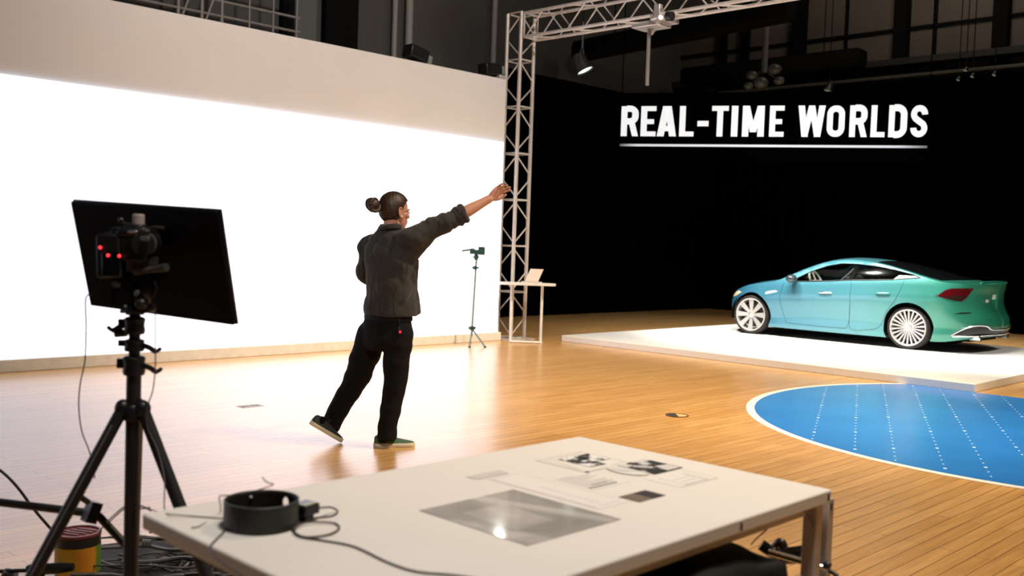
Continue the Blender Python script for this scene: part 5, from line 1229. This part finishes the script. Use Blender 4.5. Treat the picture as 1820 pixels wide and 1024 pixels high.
cable('thin wire standing up behind the tub with a kinked free end', [at(466, 848, 2.36), at(474, 857, 2.36), at(486, 861, 2.36), at(475, 866, 2.36), at(430, 879, 2.37), at(396, 881, 2.40), at(390, 884, 2.40), at(392, 902, 2.41), at(388, 915, 2.42), tz_(355, 935, .002), tz_(340, 938, .002)], .0015, CABLEG)
cable('thin wire crossing the table corner from tripod to tub', [at(252, 899, 2.80), at(275, 908, 2.6), tz_(300, 914, .004), tz_(345, 918, .002), tz_(402, 922, .002)], .0016, CABLEG)

# black bag and hardware under the table
bg = thing('equipment_bag', 'big black soft equipment bag under the white table', 'bag', (1.9, 1.75, 0))
bm2 = MB(); bm2.box((1.86, 1.60, .30), (1.16, .62, .60)); bm2.ell((2.02, 1.48, .585), (.44, .22, .08)); bm2.ell((2.32, 1.52, .48), (.24, .20, .15)); bm2.ell((1.6, 1.7, .55), (.3, .25, .1)); bm2.ell((2.45, 1.52, .36), (.22, .2, .12))
put('bag_body', wrinkle(voxelize(bm2, .02, 6, .6), .012, [(V((1, .3, .8)), 20), (V((-.4, .8, .6)), 26)]), mat('black nylon', (.004, .004, .0045), .75, spec=.2), bg, smooth='all')
hd = MB().tube(spline([at(1375, 974, 3.08), at(1384, 965, 3.05), at(1390, 966, 3.04), at(1393, 977, 3.04)], 6), .014, 10); put('handle', hd, mat('dark brown handle', (.03, .018, .015), .35), bg)
fs = thing('folded_stand', 'folded stand with silver tubes and black joints leaning by the right table leg', 'stand', (2.75, 1.5, 0))
SIL = mat('polished tube', (.75, .74, .72), .18, 1.0)
put('tube', MB().cyl(at(1366, 981, 2.97), at(1470, 1011, 2.9), .010), SIL, fs)
put('tube', MB().cyl(at(1425, 1020, 2.9), at(1475, 1046, 2.9), .014), mat('grey tube', (.4, .36, .35), .35, .5), fs)
put('joint', MB().tube(spline([at(1352, 968, 3.05), at(1375, 983, 3.04), at(1400, 988, 3.02), at(1440, 984, 3.0), at(1452, 992, 3.0)], 5), [.018] * 8 + [.026] * 13, 12), mat('glossy black plastic', (.008, .008, .009), .18), fs)
put('joint', MB().tube(spline([at(1462, 977, 3.0), at(1452, 995, 2.98), at(1440, 1012, 2.96), at(1425, 1032, 2.94)], 5), [.018] * 6 + [.013] * 10, 12), mat('dark glossy arm', (.02, .013, .012), .25), fs)
put('block', MB().box(at(1452, 1022, 3.0), (.045, .04, .035), bas), BLACKP, fs, bevel=.006)
put('leg_tube', MB().cyl(at(1455, 1000, 3.0), V((2.8, 1.62, .0)), .014), BLACKM, fs)
cable('thin brown wire hanging below the near table edge, left one of two', [at(1375, 928, 2.86), at(1362, 942, 2.9), at(1345, 957, 2.95), at(1335, 968, 3.0)], .0022, mat('brown wire', (.05, .02, .015), .5))
cable('thin brown wire hanging below the table edge beside the right table leg', [at(1430, 908, 2.80), at(1442, 926, 2.85), at(1450, 950, 2.9), at(1458, 974, 2.95), at(1462, 990, 2.98)], .0028, mat('brown wire', (0, 0, 0)))
cable('short dark wire arching over the bag top to the folded stand', [at(1388, 971, 3.05), at(1405, 974, 3.04), at(1420, 979, 3.03), at(1440, 980, 3.02), at(1450, 988, 3.0)], .0025)

# ------------------------------------------------------------------ small tripod before the screen, side table and laptop
MTP = V((9.50, 9.80, 0)); s3 = (MTP - CAM).dot(FWD) / FPX
def MP(px, py, dd=0): return at(px, py, (MTP - CAM).dot(FWD) + dd)
mt = thing('small_tripod', 'thin tripod with a dark green camera mount, in front of the glowing screen', 'tripod', MTP)
GRNM = mat('dark green metal', (.012, .05, .042), .45); THIN = mat('thin grey green tube', (.18, .21, .19), .45)
ax_t, ax_b = MP(847, 456), MP(838, 598)
put('column', MB().tube([ax_b, ax_t], .014, 10), THIN, mt)
for q in ((805, 604.5, .05), (834.5, 616.5, -.25), (862, 616.5, -.25)):
    e = on_z(q[0], q[1] + .0, .01); e.y = min(e.y, 10.17); l = put('leg', MB().tube([MP(838.5, 584), e], .012, 8), THIN, mt); put('foot', MB().ell(e, (.02, .02, .012)), GRNM, l)
put('hub', MB().cyl(MP(838.6, 587), MP(839, 580), .035).box(MP(839, 583), (.1, .05, .03)), GRNM, mt)
put('lock', MB().cyl(MP(844, 479), MP(844.2, 473), .028).box(MP(845, 476), (.10, .04, .022)), GRNM, mt)
m = MB().box(MP(848, 448), (.20, .10, .06), bas).box(MP(856, 446), (.09, .10, .11), bas).cyl(MP(846, 462), MP(846.5, 452), .028).box(MP(840, 445), (.06, .08, .05), bas).box(MP(846, 457), (.09, .06, .02), bas)
put('mount', m, GRNM, mt, bevel=.008)
put('handle', MB().tube([MP(843, 443), MP(821, 446)], .012, 8), GRNM, mt)
STC = V((10.41, 9.85, 0)); su_, sv_ = HR, HA
stt = thing('side_table', 'white round-ended high side table standing before the truss tower', 'table', STC)
WHT = mat('white table steel', (.74, .72, .68), .4); zt_ = .83
def SP(u, v, z): return STC + su_ * u + sv_ * v + Z1 * z
rr_ = .13; pts = []
for cu_, cv_, a0_ in ((.41 - rr_, .15 - rr_, 0), (-.41 + rr_, .15 - rr_, 90), (-.41 + rr_, -.15 + rr_, 180), (.41 - rr_, -.15 + rr_, 270)):
    pts += [(cu_ + rr_ * cos(radians(a0_ + 90 * i / 8)), cv_ + rr_ * sin(radians(a0_ + 90 * i / 8))) for i in range(9)]
tp = MB(); tp.extr([(u, v) for u, v in pts], STC + Z1 * zt_, su_, sv_, Z1, .035); put('tabletop', tp, WHT, stt, bevel=.006)
for u in (.22, -.22):
    l = put('leg', MB().tube(spline([SP(u, .10, zt_), SP(u, .11, .06), SP(u, .10, .022), SP(u, .05, .018), SP(u, -.10, .018)], 4), .020, 10), WHT, stt)
put('floor_bar', MB().tube([SP(-.22, -.10, .018), SP(.22, -.10, .018)], .018, 10), WHT, stt)
lt = thing('laptop', 'small open laptop with a pale cover on the white side table', 'laptop', SP(.10, .02, zt_ + .035))
put('base', MB().box(SP(.06, -.01, zt_ + .044), (.30, .20, .016), bas), mat('pale aluminium', (.70, .66, .61), .4, .2), lt, bevel=.004)
lid = MB(); o_ = SP(.06, .07, zt_ + .052); lu = (su_ * .94 + sv_ * -.34).normalized(); lv = (Z1 * .86 + su_ * .36 + sv_ * .2).normalized()
lid.extr([(-.10, 0), (.10, 0), (.10, .20), (-.10, .20)], o_, lu, lv, lu.cross(lv), .010); put('lid', lid, mat('pale peach cover', (.72, .58, .46), .45), lt, bevel=.004)

# ------------------------------------------------------------------ light
def area(name, pos, tgt, size, power, col, shape='RECTANGLE', sy=None, spread=pi):
    l = bpy.data.lights.new(name, 'AREA'); l.shape = shape; l.size = size; l.size_y = sy or size; l.energy = power; l.color = col; l.spread = spread
    o = bpy.data.objects.new(name, l); COL.objects.link(o); o.location = pos; o.rotation_euler = (V(tgt) - V(pos)).to_track_quat('-Z', 'Y').to_euler(); return o
def spot(name, pos, tgt, power, col, ang, blend=.5, rad=.15):
    l = bpy.data.lights.new(name, 'SPOT'); l.energy = power; l.color = col; l.spot_size = radians(ang); l.spot_blend = blend; l.shadow_soft_size = rad
    o = bpy.data.objects.new(name, l); COL.objects.link(o); o.location = pos; o.rotation_euler = (V(tgt) - V(pos)).to_track_quat('-Z', 'Y').to_euler(); return o
WARM = (1.0, .80, .53)
spot('car_key_light', (12.2, 9.4, 6.2), (14.6, 7.0, .3), 2300, (1.0, .95, .84), 62, .6, .07)
area('car_soft_light', (12.4, 6.6, 5.8), (14.6, 6.6, .6), 3.2, 230, (1.0, .97, .9), 'RECTANGLE', .6, radians(95))
spot('car_fill_light', (12.2, 1.2, 5.4), (14.8, 5.6, .6), 900, (1.0, .94, .84), 60, .7, .4)
spot('stage_wash_light', (9.5, 1.0, 8.2), (9.2, 6.0, 0), 5600, WARM, 66, .9, .4)
spot('stage_wash_light', (7.0, 1.0, 8.2), (5.6, 2.6, 0), 3000, (1.0, .80, .56), 70, .9, .4)
spot('table_light', (1.5, .6, 6.2), (1.8, 1.85, .75), 900, (1.0, .93, .86), 50, .8, .5)
spot('person_light', (1.0, -1.0, 5.8), (4.3, 5.3, 1.3), 1000, (1.0, .90, .80), 26, .8, .3)
spot('wall_top_light', (6.5, 3.6, 7.4), (7.8, 10.3, 3.4), 1500, (1.0, .91, .84), 95, .9, .5)
area('hall_light', (18, 7.5, 9.3), (22, 9.5, 6.2), 2.0, 75, (1.0, .86, .70))
area('hall_light_left', (11, 12.4, 9.4), (11, 15.5, 5.0), 2.0, 18, (1.0, .86, .74))
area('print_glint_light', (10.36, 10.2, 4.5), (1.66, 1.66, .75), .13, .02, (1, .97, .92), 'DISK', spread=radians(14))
w = bpy.data.worlds.new('hall air'); sc.world = w; w.use_nodes = True
w.node_tree.nodes['Background'].inputs[0].default_value = (.55, .5, .46, 1); w.node_tree.nodes['Background'].inputs[1].default_value = .035
sc.view_settings.view_transform = 'Standard'; sc.view_settings.look = 'None'; sc.view_settings.exposure = 0; sc.view_settings.gamma = 1
